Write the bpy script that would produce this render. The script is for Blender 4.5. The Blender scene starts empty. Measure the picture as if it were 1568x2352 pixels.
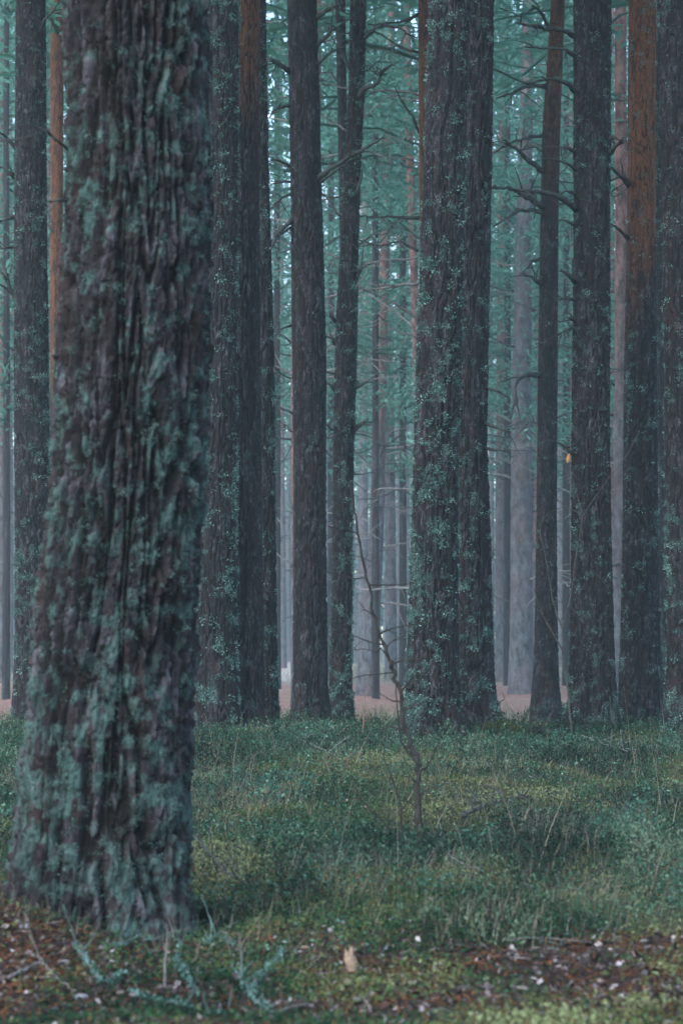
import bpy, math, random
import numpy as np

random.seed(7)
RNG = np.random.default_rng(7)
sc = bpy.context.scene
COL = sc.collection

# ------------------------------------------------------------------ camera, sky, sun, exposure
CAMZ = 0.90
PITCH = math.atan(324 / 5553.0)
cam = bpy.data.cameras.new("camera")
cam.sensor_fit = 'HORIZONTAL'
cam.sensor_width = 24.0
cam.lens = 85.0
cam.clip_start = 0.05
cam.clip_end = 3000
cam.dof.use_dof = True
cam.dof.focus_distance = 15.0
cam.dof.aperture_fstop = 6.6
camo = bpy.data.objects.new("camera", cam)
COL.objects.link(camo)
camo.location = (0, 0, CAMZ)
camo.rotation_euler = (math.pi / 2 + PITCH, 0, 0)
sc.camera = camo

SUN_EL, SUN_AZ = math.radians(42), math.radians(215)      # azimuth measured clockwise from +Y
w = bpy.data.worlds.new("World")
sc.world = w
w.use_nodes = True
nt = w.node_tree
bg = nt.nodes["Background"]
sky = nt.nodes.new("ShaderNodeTexSky")
sky.sky_type = 'NISHITA'
sky.sun_disc = False
sky.sun_elevation = SUN_EL
sky.sun_rotation = SUN_AZ
sky.dust_density = 1.0
sky.ozone_density = 1.5
nt.links.new(sky.outputs[0], bg.inputs[0])
bg.inputs[1].default_value = 0.15
sun = bpy.data.lights.new("sun", 'SUN')
sun.energy = 1.5
sun.angle = math.radians(70)
sun.color = (1.0, 0.98, 0.95)
suno = bpy.data.objects.new("sun", sun)
COL.objects.link(suno)
suno.rotation_euler = (math.pi / 2 - SUN_EL, 0, -SUN_AZ + math.pi)

sc.view_settings.view_transform = 'Standard'
sc.view_settings.look = 'None'
sc.view_settings.exposure = 1.60
sc.view_settings.gamma = 1.0
sc.render.engine = 'CYCLES'
sc.cycles.use_denoising = True
sc.cycles.max_bounces = 5
sc.cycles.diffuse_bounces = 3
sc.cycles.volume_bounces = 1
sc.cycles.caustics_reflective = False
sc.cycles.caustics_refractive = False

# ------------------------------------------------------------------ geometry of the view (frame 1568 x 2352)
F = 85.0 / 24.0 * 1568
CP, SP = math.cos(PITCH), math.sin(PITCH)

def at(px, py, Y):
    """the point seen at (px, py) that stands at distance Y"""
    u = (px - 784) / F
    v = (1176 - py) / F
    t = Y / (CP - v * SP)
    return np.array([u * t, Y, CAMZ + (SP + v * CP) * t])

# ------------------------------------------------------------------ noise
def _h(ix, iy, seed):
    with np.errstate(over='ignore'):
        a = (ix.astype(np.int64) & 0xffffffff).astype(np.uint32)
        b = (iy.astype(np.int64) & 0xffffffff).astype(np.uint32)
        h = a * np.uint32(374761393) + b * np.uint32(668265263) + np.uint32((seed * 2246822519 + 974711) & 0xffffffff)
        h = (h ^ (h >> np.uint32(13))) * np.uint32(1274126177)
        h = (h ^ (h >> np.uint32(15))) * np.uint32(2246822519)
        h = h ^ (h >> np.uint32(16))
    return h.astype(np.float64) / 4294967295.0

def vn(x, y, seed=0, pu=None):
    x = np.asarray(x, float); y = np.asarray(y, float)
    x, y = np.broadcast_arrays(x, y)
    ix = np.floor(x); iy = np.floor(y)
    fx = x - ix; fy = y - iy
    fx = fx * fx * (3 - 2 * fx); fy = fy * fy * (3 - 2 * fy)
    i0, i1 = ix, ix + 1
    if pu:
        i0 = np.mod(i0, pu); i1 = np.mod(i1, pu)
    a = _h(i0, iy, seed); b = _h(i1, iy, seed)
    c = _h(i0, iy + 1, seed); d = _h(i1, iy + 1, seed)
    return (a * (1 - fx) + b * fx) * (1 - fy) + (c * (1 - fx) + d * fx) * fy

def fbm(x, y, seed=0, oct=4, pu=None):
    s = 0; a = 0.5; tot = 0
    for k in range(oct):
        m = 2 ** k
        s = s + a * vn(np.asarray(x) * m, np.asarray(y) * m, seed + k * 17, pu * m if pu else None)
        tot += a; a *= 0.5
    return s / tot

def voro(u, v, seed, pu):
    iu = np.floor(u); iv = np.floor(v)
    f1 = np.full(u.shape, 9.0); f2 = np.full(u.shape, 9.0); cid = np.zeros(u.shape)
    for du in (-1, 0, 1):
        for dv in (-1, 0, 1):
            cu = iu + du; cv = iv + dv
            cm = np.mod(cu, pu)
            ju = _h(cm, cv, seed); jv = _h(cm, cv, seed + 5)
            d = np.hypot(cu + ju - u, cv + jv - v)
            r = _h(cm, cv, seed + 9)
            new = d < f1
            f2 = np.where(new, f1, np.minimum(f2, d))
            cid = np.where(new, r, cid)
            f1 = np.where(new, d, f1)
    return f1, f2, cid

def sstep(a, b, x):
    t = np.clip((x - a) / (b - a), 0, 1)
    return t * t * (3 - 2 * t)

# ------------------------------------------------------------------ terrain height
KY = np.array([-60, 0, 5, 7, 10, 12, 14, 16, 18, 19, 20.5, 22, 24, 30, 40, 50, 60, 80, 150, 300, 900.])
KZ = np.array([-.70, -.76, -.765, -.765, -.71, -.65, -.60, -.575, -.555, -.60, -.69, -.75, -.82, -.89, -.85, -.68, -.60, -.45, -.2, 0.4, 2.0])

def gz(x, y):
    x = np.asarray(x, float); y = np.asarray(y, float)
    z = CAMZ + np.interp(y, KY, KZ)
    z = z + 0.06 * (fbm(x * 0.8 + 3, y * 0.55, 3, 3) - 0.5) * sstep(3, 6, y)
    z = z + 0.12 * (vn(x * 2.1, y * 1.3, 8) - 0.5) + 0.02 * (vn(x * 7, y * 6, 9) - 0.5)
    z = z + 0.07 * np.exp(-((x + 1.0) / 0.55) ** 2 - ((y - 7.0) / 0.7) ** 2)      # rise round the big tree's foot
    return z

def hit(px, py):
    """the ground point seen at (px, py)"""
    Y = np.concatenate([np.linspace(3.5, 25, 900), np.linspace(25.1, 200, 900)])
    v = (1176 - py) / F
    t = Y / (CP - v * SP)
    x = (px - 784) / F * t
    z = CAMZ + (SP + v * CP) * t
    k = np.argmax(z < gz(x, Y))
    return np.array([x[k], Y[k], float(gz(x[k], Y[k]))])

# ------------------------------------------------------------------ mesh helpers
def mk(name, V, Fs, mat, parent=None, smooth=True, attrs=None, base=None, link=True):
    V = np.asarray(V, np.float32).reshape(-1, 3)
    if base is not None:
        V = V - np.asarray(base, np.float32)
    me = bpy.data.meshes.new(name)
    Fs = [np.asarray(f, np.int32) for f in (Fs if isinstance(Fs, list) else [Fs]) if len(f)]
    me.vertices.add(len(V))
    me.vertices.foreach_set('co', V.ravel())
    nl = sum(f.size for f in Fs); nf = sum(len(f) for f in Fs)
    me.loops.add(nl); me.polygons.add(nf)
    me.loops.foreach_set('vertex_index', np.concatenate([f.ravel() for f in Fs]))
    tot = np.concatenate([np.full(len(f), f.shape[1], np.int32) for f in Fs])
    st = np.concatenate([[0], np.cumsum(tot)[:-1]]).astype(np.int32)
    me.polygons.foreach_set('loop_start', st)
    me.polygons.foreach_set('loop_total', tot)
    me.update(calc_edges=True)
    me.polygons.foreach_set('use_smooth', np.full(nf, smooth))
    for k, a in (attrs or {}).items():
        at_ = me.attributes.new(k, 'FLOAT', 'POINT')
        at_.data.foreach_set('value', np.asarray(a, np.float32).ravel())
    me.materials.append(mat)
    if not link:
        return me
    o = bpy.data.objects.new(name, me)
    COL.objects.link(o)
    if parent is not None:
        o.parent = parent
    return o

def tag(o, label=None, cat=None, group=None, kind=None):
    if label: o['label'] = label
    if cat: o['category'] = cat
    if group: o['group'] = group
    if kind: o['kind'] = kind
    return o

def thing(name, base, label, cat, group=None):
    o = bpy.data.objects.new(name, None)
    o.empty_display_size = 0.1
    COL.objects.link(o)
    o.location = [float(c) for c in base]
    return tag(o, label, cat, group)

def cat_rom(P, n):
    P = np.asarray(P, float)
    if len(P) < 3:
        t = np.linspace(0, 1, n)[:, None]
        return P[0] * (1 - t) + P[-1] * t
    Q = np.vstack([2 * P[0] - P[1], P, 2 * P[-1] - P[-2]])
    out = []
    ts = np.linspace(0, len(P) - 1 - 1e-6, n)
    for t in ts:
        i = int(t); f = t - i
        a, b, c, d = Q[i], Q[i + 1], Q[i + 2], Q[i + 3]
        out.append(0.5 * (2 * b + (c - a) * f + (2 * a - 5 * b + 4 * c - d) * f * f + (3 * b - a - 3 * c + d) * f ** 3))
    return np.array(out)

def tube(P, r0, r1, n=None, sides=6, jit=0.0, rng=RNG, knob=0.15):
    """returns verts, quads of a tapering limb through P"""
    P = np.asarray(P, float)
    L = np.sum(np.linalg.norm(np.diff(P, axis=0), axis=1))
    if n is None:
        n = int(min(40, max(5, L / 0.04)))
    C = cat_rom(P, n)
    if jit:
        J = rng.normal(0, jit, C.shape); J[0] = 0
        C = C + J
    T = np.gradient(C, axis=0)
    T /= np.linalg.norm(T, axis=1)[:, None] + 1e-9
    ref = np.array([0.3, 0.9, 0.1]) if abs(T[:, 2]).mean() > 0.6 else np.array([0.1, 0.2, 1.0])
    A = np.cross(T, ref); A /= np.linalg.norm(A, axis=1)[:, None] + 1e-9
    B = np.cross(T, A)
    r = np.linspace(r0, r1, n) * (1 + knob * rng.normal(0, 1, n))
    r = np.maximum(r, r1 * 0.5)
    th = np.arange(sides) / sides * 2 * np.pi
    V = C[:, None, :] + r[:, None, None] * (np.cos(th)[None, :, None] * A[:, None, :] + np.sin(th)[None, :, None] * B[:, None, :])
    V = V.reshape(-1, 3)
    i = np.arange(n - 1)[:, None] * sides; j = np.arange(sides)[None, :]; k = (j + 1) % sides
    Q = np.stack([i + j, i + k, i + sides + k, i + sides + j], -1).reshape(-1, 4)
    V = np.vstack([V, C[0:1], C[-1:]])
    a = len(V) - 2
    jj = np.arange(sides); kk = (jj + 1) % sides
    T1 = np.stack([np.full(sides, a), kk, jj], -1)
    T2 = np.stack([np.full(sides, a + 1), (n - 1) * sides + jj, (n - 1) * sides + kk], -1)
    return V, Q, np.vstack([T1, T2]), C

class Acc:
    def __init__(s): s.V = []; s.Q = []; s.T = []; s.n = 0; s.C = []
    def add(s, *a, **k):
        V, Q, T, C = tube(*a, **k)
        s.V.append(V); s.Q.append(Q + s.n); s.T.append(T + s.n); s.n += len(V)
        return C
    def kites(s, P, D, S, L, W):
        V, Q = kites(P, D, S, L, W)
        s.V.append(V); s.Q.append(Q + s.n); s.n += len(V)
    def build(s, name, mat, parent=None, base=None, **k):
        fs = [np.vstack(s.Q)]
        if s.T: fs.append(np.vstack(s.T))
        return mk(name, np.vstack(s.V), fs, mat, parent, base=base, **k)

def unit(v):
    return v / (np.linalg.norm(v, axis=-1, keepdims=True) + 1e-9)

def kites(P, D, S, L, W, bend=0.0):
    """one leaf-shaped quad each: base P, direction D, side S, length L, half width W"""
    L = np.asarray(L).reshape(-1, 1); W = np.asarray(W).reshape(-1, 1)
    N = np.cross(D, S)
    V = np.stack([P, P + D * L * .55 + S * W + N * L * bend, P + D * L, P + D * L * .55 - S * W + N * L * bend], 1)
    n = len(P)
    return V.reshape(-1, 3), (np.arange(n * 4).reshape(-1, 4))

def rdir(n, rng=RNG):
    return unit(rng.normal(0, 1, (n, 3)))

# ------------------------------------------------------------------ materials
class NT:
    def __init__(s, name):
        s.m = bpy.data.materials.new(name); s.m.use_nodes = True
        s.t = s.m.node_tree; s.b = s.t.nodes["Principled BSDF"]
        s.b.inputs['Roughness'].default_value = 0.85
        s.b.inputs['Specular IOR Level'].default_value = 0.25
    def n(s, typ, **k):
        x = s.t.nodes.new(typ)
        for a, v in k.items(): setattr(x, a, v)
        return x
    def l(s, a, b): s.t.links.new(a, b)
    def attr(s, nm): return s.n('ShaderNodeAttribute', attribute_name=nm).outputs['Fac']
    def noise(s, scale, sx=1, sy=1, sz=1, det=4, rough=.6):
        tc = s.n('ShaderNodeTexCoord'); mp = s.n('ShaderNodeMapping')
        mp.inputs['Scale'].default_value = (sx, sy, sz)
        s.l(tc.outputs['Object'], mp.inputs[0])
        x = s.n('ShaderNodeTexNoise'); x.inputs['Scale'].default_value = scale
        x.inputs['Detail'].default_value = det; x.inputs['Roughness'].default_value = rough
        s.l(mp.outputs[0], x.inputs['Vector'])
        return x.outputs['Fac']
    def ramp(s, fac, stops):
        r = s.n('ShaderNodeValToRGB'); e = r.color_ramp.elements
        while len(e) < len(stops): e.new(0.5)
        for q, (p, c) in zip(e, stops):
            q.position = p; q.color = (*c, 1) if len(c) == 3 else c
        s.l(fac, r.inputs[0]); return r.outputs[0]
    def mix(s, f, a, b):
        x = s.n('ShaderNodeMix', data_type='RGBA')
        for sock, val in ((x.inputs[0], f), (x.inputs[6], a), (x.inputs[7], b)):
            if isinstance(val, (int, float)): sock.default_value = val
            elif isinstance(val, tuple): sock.default_value = (*val, 1)
            else: s.l(val, sock)
        return x.outputs[2]
    def math(s, op, a, b=0.0, clamp=False):
        x = s.n('ShaderNodeMath', operation=op, use_clamp=clamp)
        for sock, val in ((x.inputs[0], a), (x.inputs[1], b)):
            if isinstance(val, (int, float)): sock.default_value = val
            else: s.l(val, sock)
        return x.outputs[0]
    def bump(s, h, st, dist):
        x = s.n('ShaderNodeBump'); x.inputs['Strength'].default_value = st; x.inputs['Distance'].default_value = dist
        s.l(h, x.inputs['Height']); s.l(x.outputs[0], s.b.inputs['Normal'])

BARK_P1 = (.009, .009, .010); BARK_P2 = (.125, .125, .145); SHADED_FURROW = (.006, .005, .005)  # furrow tone: naturally dark bark, deepened with crevice shade put into the colour
ORANGE1 = (.042, .016, .008); ORANGE2 = (.24, .095, .042)
LICH1 = (.028, .066, .058); LICH2 = (.27, .45, .40)

def bark_material(name, warm=0.0, fine=105.0, tintl=1.0):
    q = NT(name)
    n1 = q.noise(fine, 1, 1, .34, 5, .75)
    n2 = q.noise(11, 1, 1, .3, 3)
    cell = q.attr('cell')
    n0 = q.noise(fine * .35, 1, 1, .45, 4, .7)
    f = q.math('ADD', q.math('ADD', q.math('MULTIPLY', cell, .16), q.math('MULTIPLY', n1, .52)), q.math('MULTIPLY', n0, .32))
    plate = q.ramp(f, [(0.40, BARK_P1), (.53, (.020, .018, .021)), (.68, BARK_P2)])
    rust = q.ramp(n2, [(.52, (0, 0, 0)), (.70, (1, 1, 1))])
    plate = q.mix(q.math('MULTIPLY', rust, .40 + warm * .4), plate, (.050, .024, .019))
    org = q.ramp(n1, [(.3, ORANGE1), (.7, ORANGE2)])
    upm = q.math('MULTIPLY', q.attr('up'), q.ramp(n2, [(.30, (.15, .15, .15)), (.52, (1, 1, 1))]))
    plate = q.mix(upm, plate, org)
    fur = q.mix(q.attr('up'), SHADED_FURROW, (.035, .015, .010))
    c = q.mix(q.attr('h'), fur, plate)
    lm = q.math('MULTIPLY', q.attr('lich'), q.ramp(n1, [(.38, (0, 0, 0)), (.62, (1, 1, 1))]))
    c = q.mix(q.math('MULTIPLY', q.math('MULTIPLY', lm, q.math('POWER', q.attr('h'), 2.0)), .55 * tintl, True), c, q.ramp(n2, [(.3, LICH1), (.7, (.085, .165, .148))]))
    q.l(c, q.b.inputs['Base Color'])
    q.bump(n1, .9, .02)
    return q.m

def tone_material(name, stops, rough=.8, sub=0.0, trans=False):
    q = NT(name)
    q.b.inputs['Specular IOR Level'].default_value = .08
    n1 = q.noise(25, det=2)
    f = q.math('ADD', q.math('MULTIPLY', q.attr('tone'), .85), q.math('MULTIPLY', n1, .15))
    q.l(q.ramp(f, stops), q.b.inputs['Base Color'])
    q.b.inputs['Roughness'].default_value = rough
    return q.m

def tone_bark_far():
    q = NT('haze paled pinkish grey pine bark')  # pinkish grey bark made paler and bluer, distance haze put into its colour
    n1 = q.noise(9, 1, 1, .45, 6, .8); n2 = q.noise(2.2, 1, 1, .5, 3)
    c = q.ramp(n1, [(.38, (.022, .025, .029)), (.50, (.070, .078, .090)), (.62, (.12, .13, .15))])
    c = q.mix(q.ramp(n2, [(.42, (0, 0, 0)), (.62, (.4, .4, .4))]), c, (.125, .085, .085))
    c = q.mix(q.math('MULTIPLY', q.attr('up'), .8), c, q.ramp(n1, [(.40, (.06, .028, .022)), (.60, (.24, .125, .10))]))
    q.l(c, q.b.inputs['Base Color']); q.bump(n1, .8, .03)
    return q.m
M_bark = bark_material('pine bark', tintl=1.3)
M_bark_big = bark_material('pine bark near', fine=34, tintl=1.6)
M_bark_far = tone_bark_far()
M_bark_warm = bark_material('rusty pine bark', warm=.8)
M_lich2 = tone_material('pale green lichen tufts', [(0, (.018, .044, .037)), (.5, (.085, .175, .152)), (.85, (.20, .345, .31)), (1, (.34, .48, .44))])
M_lich = tone_material('grey green lichen', [(0, (.020, .046, .040)), (.5, (.085, .175, .155)), (.85, (.19, .34, .305)), (1, (.32, .47, .43))])

def wood_material(name, c1, c2, lich=0.0):
    q = NT(name)
    n1 = q.noise(40, det=3)
    n2 = q.noise(14, det=3)
    c = q.ramp(n1, [(.3, c1), (.7, c2)])
    if lich:
        c = q.mix(q.math('MULTIPLY', q.ramp(n2, [(.42, (0, 0, 0)), (.6, (1, 1, 1))]), lich), c, (.10, .19, .17))
    q.l(c, q.b.inputs['Base Color'])
    q.bump(n1, .5, .004)
    return q.m

M_twig = wood_material('dark twig bark', (.014, .013, .013), (.05, .045, .045), .2)
M_twig_pale = wood_material('weathered grey twig', (.09, .085, .085), (.24, .22, .215), .3)
M_twig_lich = wood_material('lichen covered twig', (.04, .04, .04), (.13, .12, .12), .9)
M_sapgrey = wood_material('grey sapling bark', (.025, .020, .017), (.07, .058, .048), .2)
M_sap = wood_material('sapling bark', (.012, .009, .009), (.040, .028, .025), .1)
M_rust_twig = wood_material('reddish twig', (.16, .08, .06), (.28, .15, .12), .1)
def translucent(m, c, f):
    t = m.node_tree; b = t.nodes['Principled BSDF']; o = [n for n in t.nodes if n.type == 'OUTPUT_MATERIAL'][0]
    tr = t.nodes.new('ShaderNodeBsdfTranslucent'); tr.inputs[0].default_value = (*c, 1)
    mx = t.nodes.new('ShaderNodeMixShader'); mx.inputs[0].default_value = f
    t.links.new(b.outputs[0], mx.inputs[1]); t.links.new(tr.outputs[0], mx.inputs[2]); t.links.new(mx.outputs[0], o.inputs[0])
    return m
M_needle = tone_material('pine needles', [(0, (.030, .10, .080)), (.5, (.080, .23, .185)), (1, (.21, .43, .35))], .6)

translucent(M_needle, (.10, .26, .17), .4)

# ------------------------------------------------------------------ ground
def path_mask(x, y):
    c = 42.5 + 1.5 * np.sin(x * .09 + .5) + 1.5 * (vn(x * .15, y * .1, 31) - .5)
    m = sstep(12.5, 9.5, np.abs(y - c))
    pale = np.exp(-((x + 1.7 - (y - 60) * -.012) / 2.0) ** 2) * sstep(50, 58, y) * sstep(110, 95, y)
    return np.maximum(m, pale * .9), pale

def litter_mask(x, y):
    n = fbm(x * 2.2, y * 1.6, 41, 3)
    band = sstep(4.9, 5.3, y + (n - .5) * .9) * sstep(6.75, 6.2, y + (n - .5) * 1.0) * sstep(-.75, -.15, x + .1 + (n - .5) * .5)
    left = sstep(-.05, -.4, x + (n - .5) * .8) * sstep(6.9, 6.4, y)
    foot = np.exp(-((x + .95) / .45) ** 2 - ((y - 6.75) / .5) ** 2)
    return np.clip(np.maximum(np.maximum(band, left * .95), foot) * (0.65 + 1.1 * n), 0, 1)

def heath_mask(x, y):
    n = fbm(x * 1.3 + 9, y * .8, 51, 3)
    a = np.exp(-((x - 1.15) / .55) ** 2 - ((y - 8.9) / 1.5) ** 2)
    b = sstep(13.2, 14.8, y + (n - .5) * 3) * sstep(18.8, 17.4, y)
    c = np.exp(-((x - .35) / .5) ** 2 - ((y - 8.6) / .5) ** 2) * .7
    return np.clip(a * 1.2 + b * .85 + c + sstep(.54, .66, n) * .7, 0, 1)

def straw_mask(x, y):
    n = fbm(x * 1.1 + 30, y * .9 + 4, 61, 3)
    a = sstep(8.6, 9.6, y) * sstep(13.5, 12, y)
    return np.clip(a * sstep(.42, .58, n) + .25 * sstep(.5, .7, n), 0, 1)

def make_ground():
    ys = np.concatenate([np.linspace(-60, 3.2, 14), np.geomspace(3.3, 30, 430), np.geomspace(30.3, 900, 150)])
    s = np.linspace(-1, 1, 301); s = np.sign(s) * (np.abs(s) * .35 + .65 * np.abs(s) ** 3)
    Y = np.repeat(ys[:, None], len(s), 1)
    X = s[None, :] * (6 + 0.9 * np.maximum(Y, 0) + 60 * (Y < 3.25))
    X = np.where(Y > 60, s[None, :] * (60 + (Y - 60) * 1.0), X)
    Z = gz(X, Y) + .012 * (vn(X * 30, Y * 26, 12) - .5) * sstep(12, 7, Y)
    pm, pale = path_mask(X, Y)
    Z = Z - .05 * pm * (Y > 25)
    V = np.stack([X, Y, Z], -1).reshape(-1, 3)
    nx = len(s)
    i = np.arange(len(ys) - 1)[:, None] * nx; j = np.arange(nx - 1)[None, :]
    Q = np.stack([i + j, i + j + 1, i + nx + j + 1, i + nx + j], -1).reshape(-1, 4)
    q = NT('forest floor')
    n1 = q.noise(9, det=6, rough=.7); n2 = q.noise(55, det=4); n3 = q.noise(1.3, det=3)
    moss = q.ramp(n2, [(.3, (.010, .018, .010)), (.5, (.025, .040, .018)), (.62, (.05, .055, .028)), (.75, (.09, .065, .035))])
    lit = q.ramp(n2, [(.3, (.012, .008, .007)), (.5, (.040, .019, .011)), (.66, (.10, .045, .022)), (.8, (.11, .09, .08))])
    sand = q.ramp(n1, [(.3, (.13, .065, .048)), (.55, (.25, .145, .11)), (.75, (.33, .24, .19))])
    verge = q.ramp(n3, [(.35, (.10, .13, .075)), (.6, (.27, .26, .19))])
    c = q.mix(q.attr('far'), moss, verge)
    c = q.mix(q.attr('litter'), c, lit)
    c = q.mix(q.attr('path'), c, sand)
    c = q.mix(q.attr('pale'), c, (.36, .34, .31))
    q.l(c, q.b.inputs['Base Color'])
    q.bump(n2, .8, .03)
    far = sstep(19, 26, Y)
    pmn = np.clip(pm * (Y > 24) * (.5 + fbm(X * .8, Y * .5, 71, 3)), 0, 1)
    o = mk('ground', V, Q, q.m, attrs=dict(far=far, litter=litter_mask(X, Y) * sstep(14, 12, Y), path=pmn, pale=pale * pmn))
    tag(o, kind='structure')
make_ground()

# ------------------------------------------------------------------ haze
def make_haze():
    x0, x1, y0, y1, z0, z1 = -150, 150, -70, 240, -2.0, 27.5
    V = [(x, y, z) for z in (z0, z1) for y in (y0, y1) for x in (x0, x1)]
    Q = [(0, 2, 3, 1), (4, 5, 7, 6), (0, 1, 5, 4), (2, 6, 7, 3), (0, 4, 6, 2), (1, 3, 7, 5)]
    m = bpy.data.materials.new('forest haze'); m.use_nodes = True
    t = m.node_tree; t.nodes.clear()
    o = t.nodes.new('ShaderNodeOutputMaterial'); p = t.nodes.new('ShaderNodeVolumePrincipled')
    p.inputs['Color'].default_value = (.70, .92, 1.0, 1)
    p.inputs['Density'].default_value = 0.0016
    p.inputs['Anisotropy'].default_value = 0.1
    t.links.new(p.outputs[0], o.inputs['Volume'])
    tag(mk('haze', V, np.array(Q), m, smooth=False), kind='stuff')
make_haze()

# ------------------------------------------------------------------ crowns and dead branches shared by the trees
def crown_mesh(seed, z0, z1, rad, nb, per, L=.16, W=.035):
    r = np.random.default_rng(seed)
    P = []; D = []; T = []
    ac = Acc()
    for b in range(nb):
        t = r.random()
        z = z0 + (z1 - z0) * t
        ln = rad * (1 - .75 * t) * r.uniform(.5, 1.1)
        az = r.uniform(0, 2 * np.pi); up = r.uniform(-.15, .35)
        d = np.array([math.cos(az), math.sin(az), up])
        p0 = np.array([0, 0, z]); p1 = p0 + d * ln * .5 + [0, 0, -.03]; p2 = p0 + d * ln + [0, 0, -.12 * ln]
        C = ac.add([p0, p1, p2], .025, .006, n=7, sides=3, jit=.04, rng=r)
        k = int(per * r.uniform(.5, 1.3))
        ti = r.random(k) ** .7
        c = C[0] + (C[-1] - C[0]) * ti[:, None]
        cl = r.normal(0, 1, (max(4, k // 12), 3)) * [.30, .30, .16] * (.4 + .3 * ln)
        off = cl[r.integers(0, len(cl), k)] * (ti[:, None] + .15) + r.normal(0, .07, (k, 3))
        P.append(c + off); D.append(unit(r.normal(0, .7, (k, 3)) + d * .6 + [0, 0, .35])); T.append(np.clip(r.normal(.5, .2, k) + (t - .5) * .2, 0, 1))
    nw = ac.n
    P = np.vstack(P); D = np.vstack(D); T = np.concatenate(T)
    S = unit(np.cross(D, rdir(len(P), r)))
    ac.kites(P, D, S, r.uniform(.6, 1.3, len(P)) * L, r.uniform(.6, 1.3, len(P)) * W)
    tone = np.concatenate([np.full(nw, .05), np.repeat(T, 4)])
    fs = [np.vstack(ac.Q), np.vstack(ac.T)]
    return mk('crown', np.vstack(ac.V), fs, M_needle, attrs=dict(tone=tone), smooth=False, link=False)

CROWNS = [crown_mesh(100 + k, 0, 11, 2.9, 75, 90, .16, .026) for k in range(4)]
SPRUCE = [crown_mesh(200 + k, 0, 9, 1.9, 85, 80, .13, .028) for k in range(3)]

def branch_mesh(seed, length=1.2):
    r = np.random.default_rng(seed)
    ac = Acc()
    bend = r.uniform(-.25, .25); dro = r.uniform(-.28, .12)
    P = [np.array([0, 0, 0.])]
    for k in range(1, 6):
        t = k / 5
        P.append(np.array([t * length, bend * t * t * length + r.normal(0, .03), length * (.35 * math.sin(t * 2.4) * r.uniform(.2, .6) + dro * t * t) + r.normal(0, .02)]))
    C = ac.add(P, .016, .004, n=16, sides=5, jit=.006, rng=r)
    for s in range(r.integers(3, 8)):
        k = r.integers(3, 15); p = C[k]
        d = unit(np.array([r.uniform(.2, 1), r.choice([-1, 1]) * r.uniform(.3, 1), r.uniform(-.8, .5)]))
        l = length * r.uniform(.12, .45)
        C2 = ac.add([p, p + d * l * .5 + r.normal(0, .02, 3), p + d * l + [0, 0, -.1 * l]], .007, .003, n=7, sides=4, jit=.004, rng=r)
        if r.random() < .6:
            q = C2[4]; d2 = unit(d + r.normal(0, .6, 3))
            ac.add([q, q + d2 * l * .25, q + d2 * l * .5], .004, .002, n=4, sides=3, rng=r)
    return mk('dead_branch', np.vstack(ac.V), [np.vstack(ac.Q), np.vstack(ac.T)], M_twig if seed % 2 else M_twig_pale, link=False)
BRANCHES = [branch_mesh(300 + k) for k in range(10)]

def add_branches(root, base, zc, xc, yc, rc, n, z0, z1, rng, scale=1.0, mat=None):
    """dead side branches set round a trunk"""
    for k in range(n):
        z = rng.uniform(z0, z1)
        az = rng.choice([0, math.pi]) + rng.normal(0, .75)
        o = bpy.data.objects.new('dead_branch', BRANCHES[rng.integers(0, len(BRANCHES))])
        COL.objects.link(o); o.parent = root
        x = np.interp(z, zc, xc); y = np.interp(z, zc, yc); r = np.interp(z, zc, rc)
        o.location = (x + math.cos(az) * r * .8 - base[0], y + math.sin(az) * r * .8 - base[1], z - base[2])
        s = rng.uniform(.45, 1.25) * scale
        o.scale = (s, s, s)
        o.rotation_euler = (rng.uniform(-.6, .6), rng.uniform(-.45, .3), az)

# ------------------------------------------------------------------ pine trees
def trunk_profile(spec, D, ztop, base_z):
    """spec rows (py, left, right) -> centre line and radius against height"""
    z = []; x = []; r = []
    for py, a, b in spec:
        p = at((a + b) / 2, py, D)
        t = D / (CP - (1176 - py) / F * SP)
        z.append(p[2]); x.append(p[0]); r.append((b - a) / 2 / F * t)
    o = np.argsort(z); z = np.array(z)[o]; x = np.array(x)[o]; r = np.array(r)[o]
    if z[-1] < ztop:
        k = max(0, len(z) - 3)
        sl = (x[-1] - x[k]) / max(z[-1] - z[k], .3)
        z = np.append(z, ztop); x = np.append(x, x[-1] + sl * .6 * (ztop - z[-2])); r = np.append(r, r[-1] * .45)
    if z[0] > base_z - .25:
        z = np.insert(z, 0, base_z - .25); x = np.insert(x, 0, x[0]); r = np.insert(r, 0, r[0] * 1.06)
    return z, x, r

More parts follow.
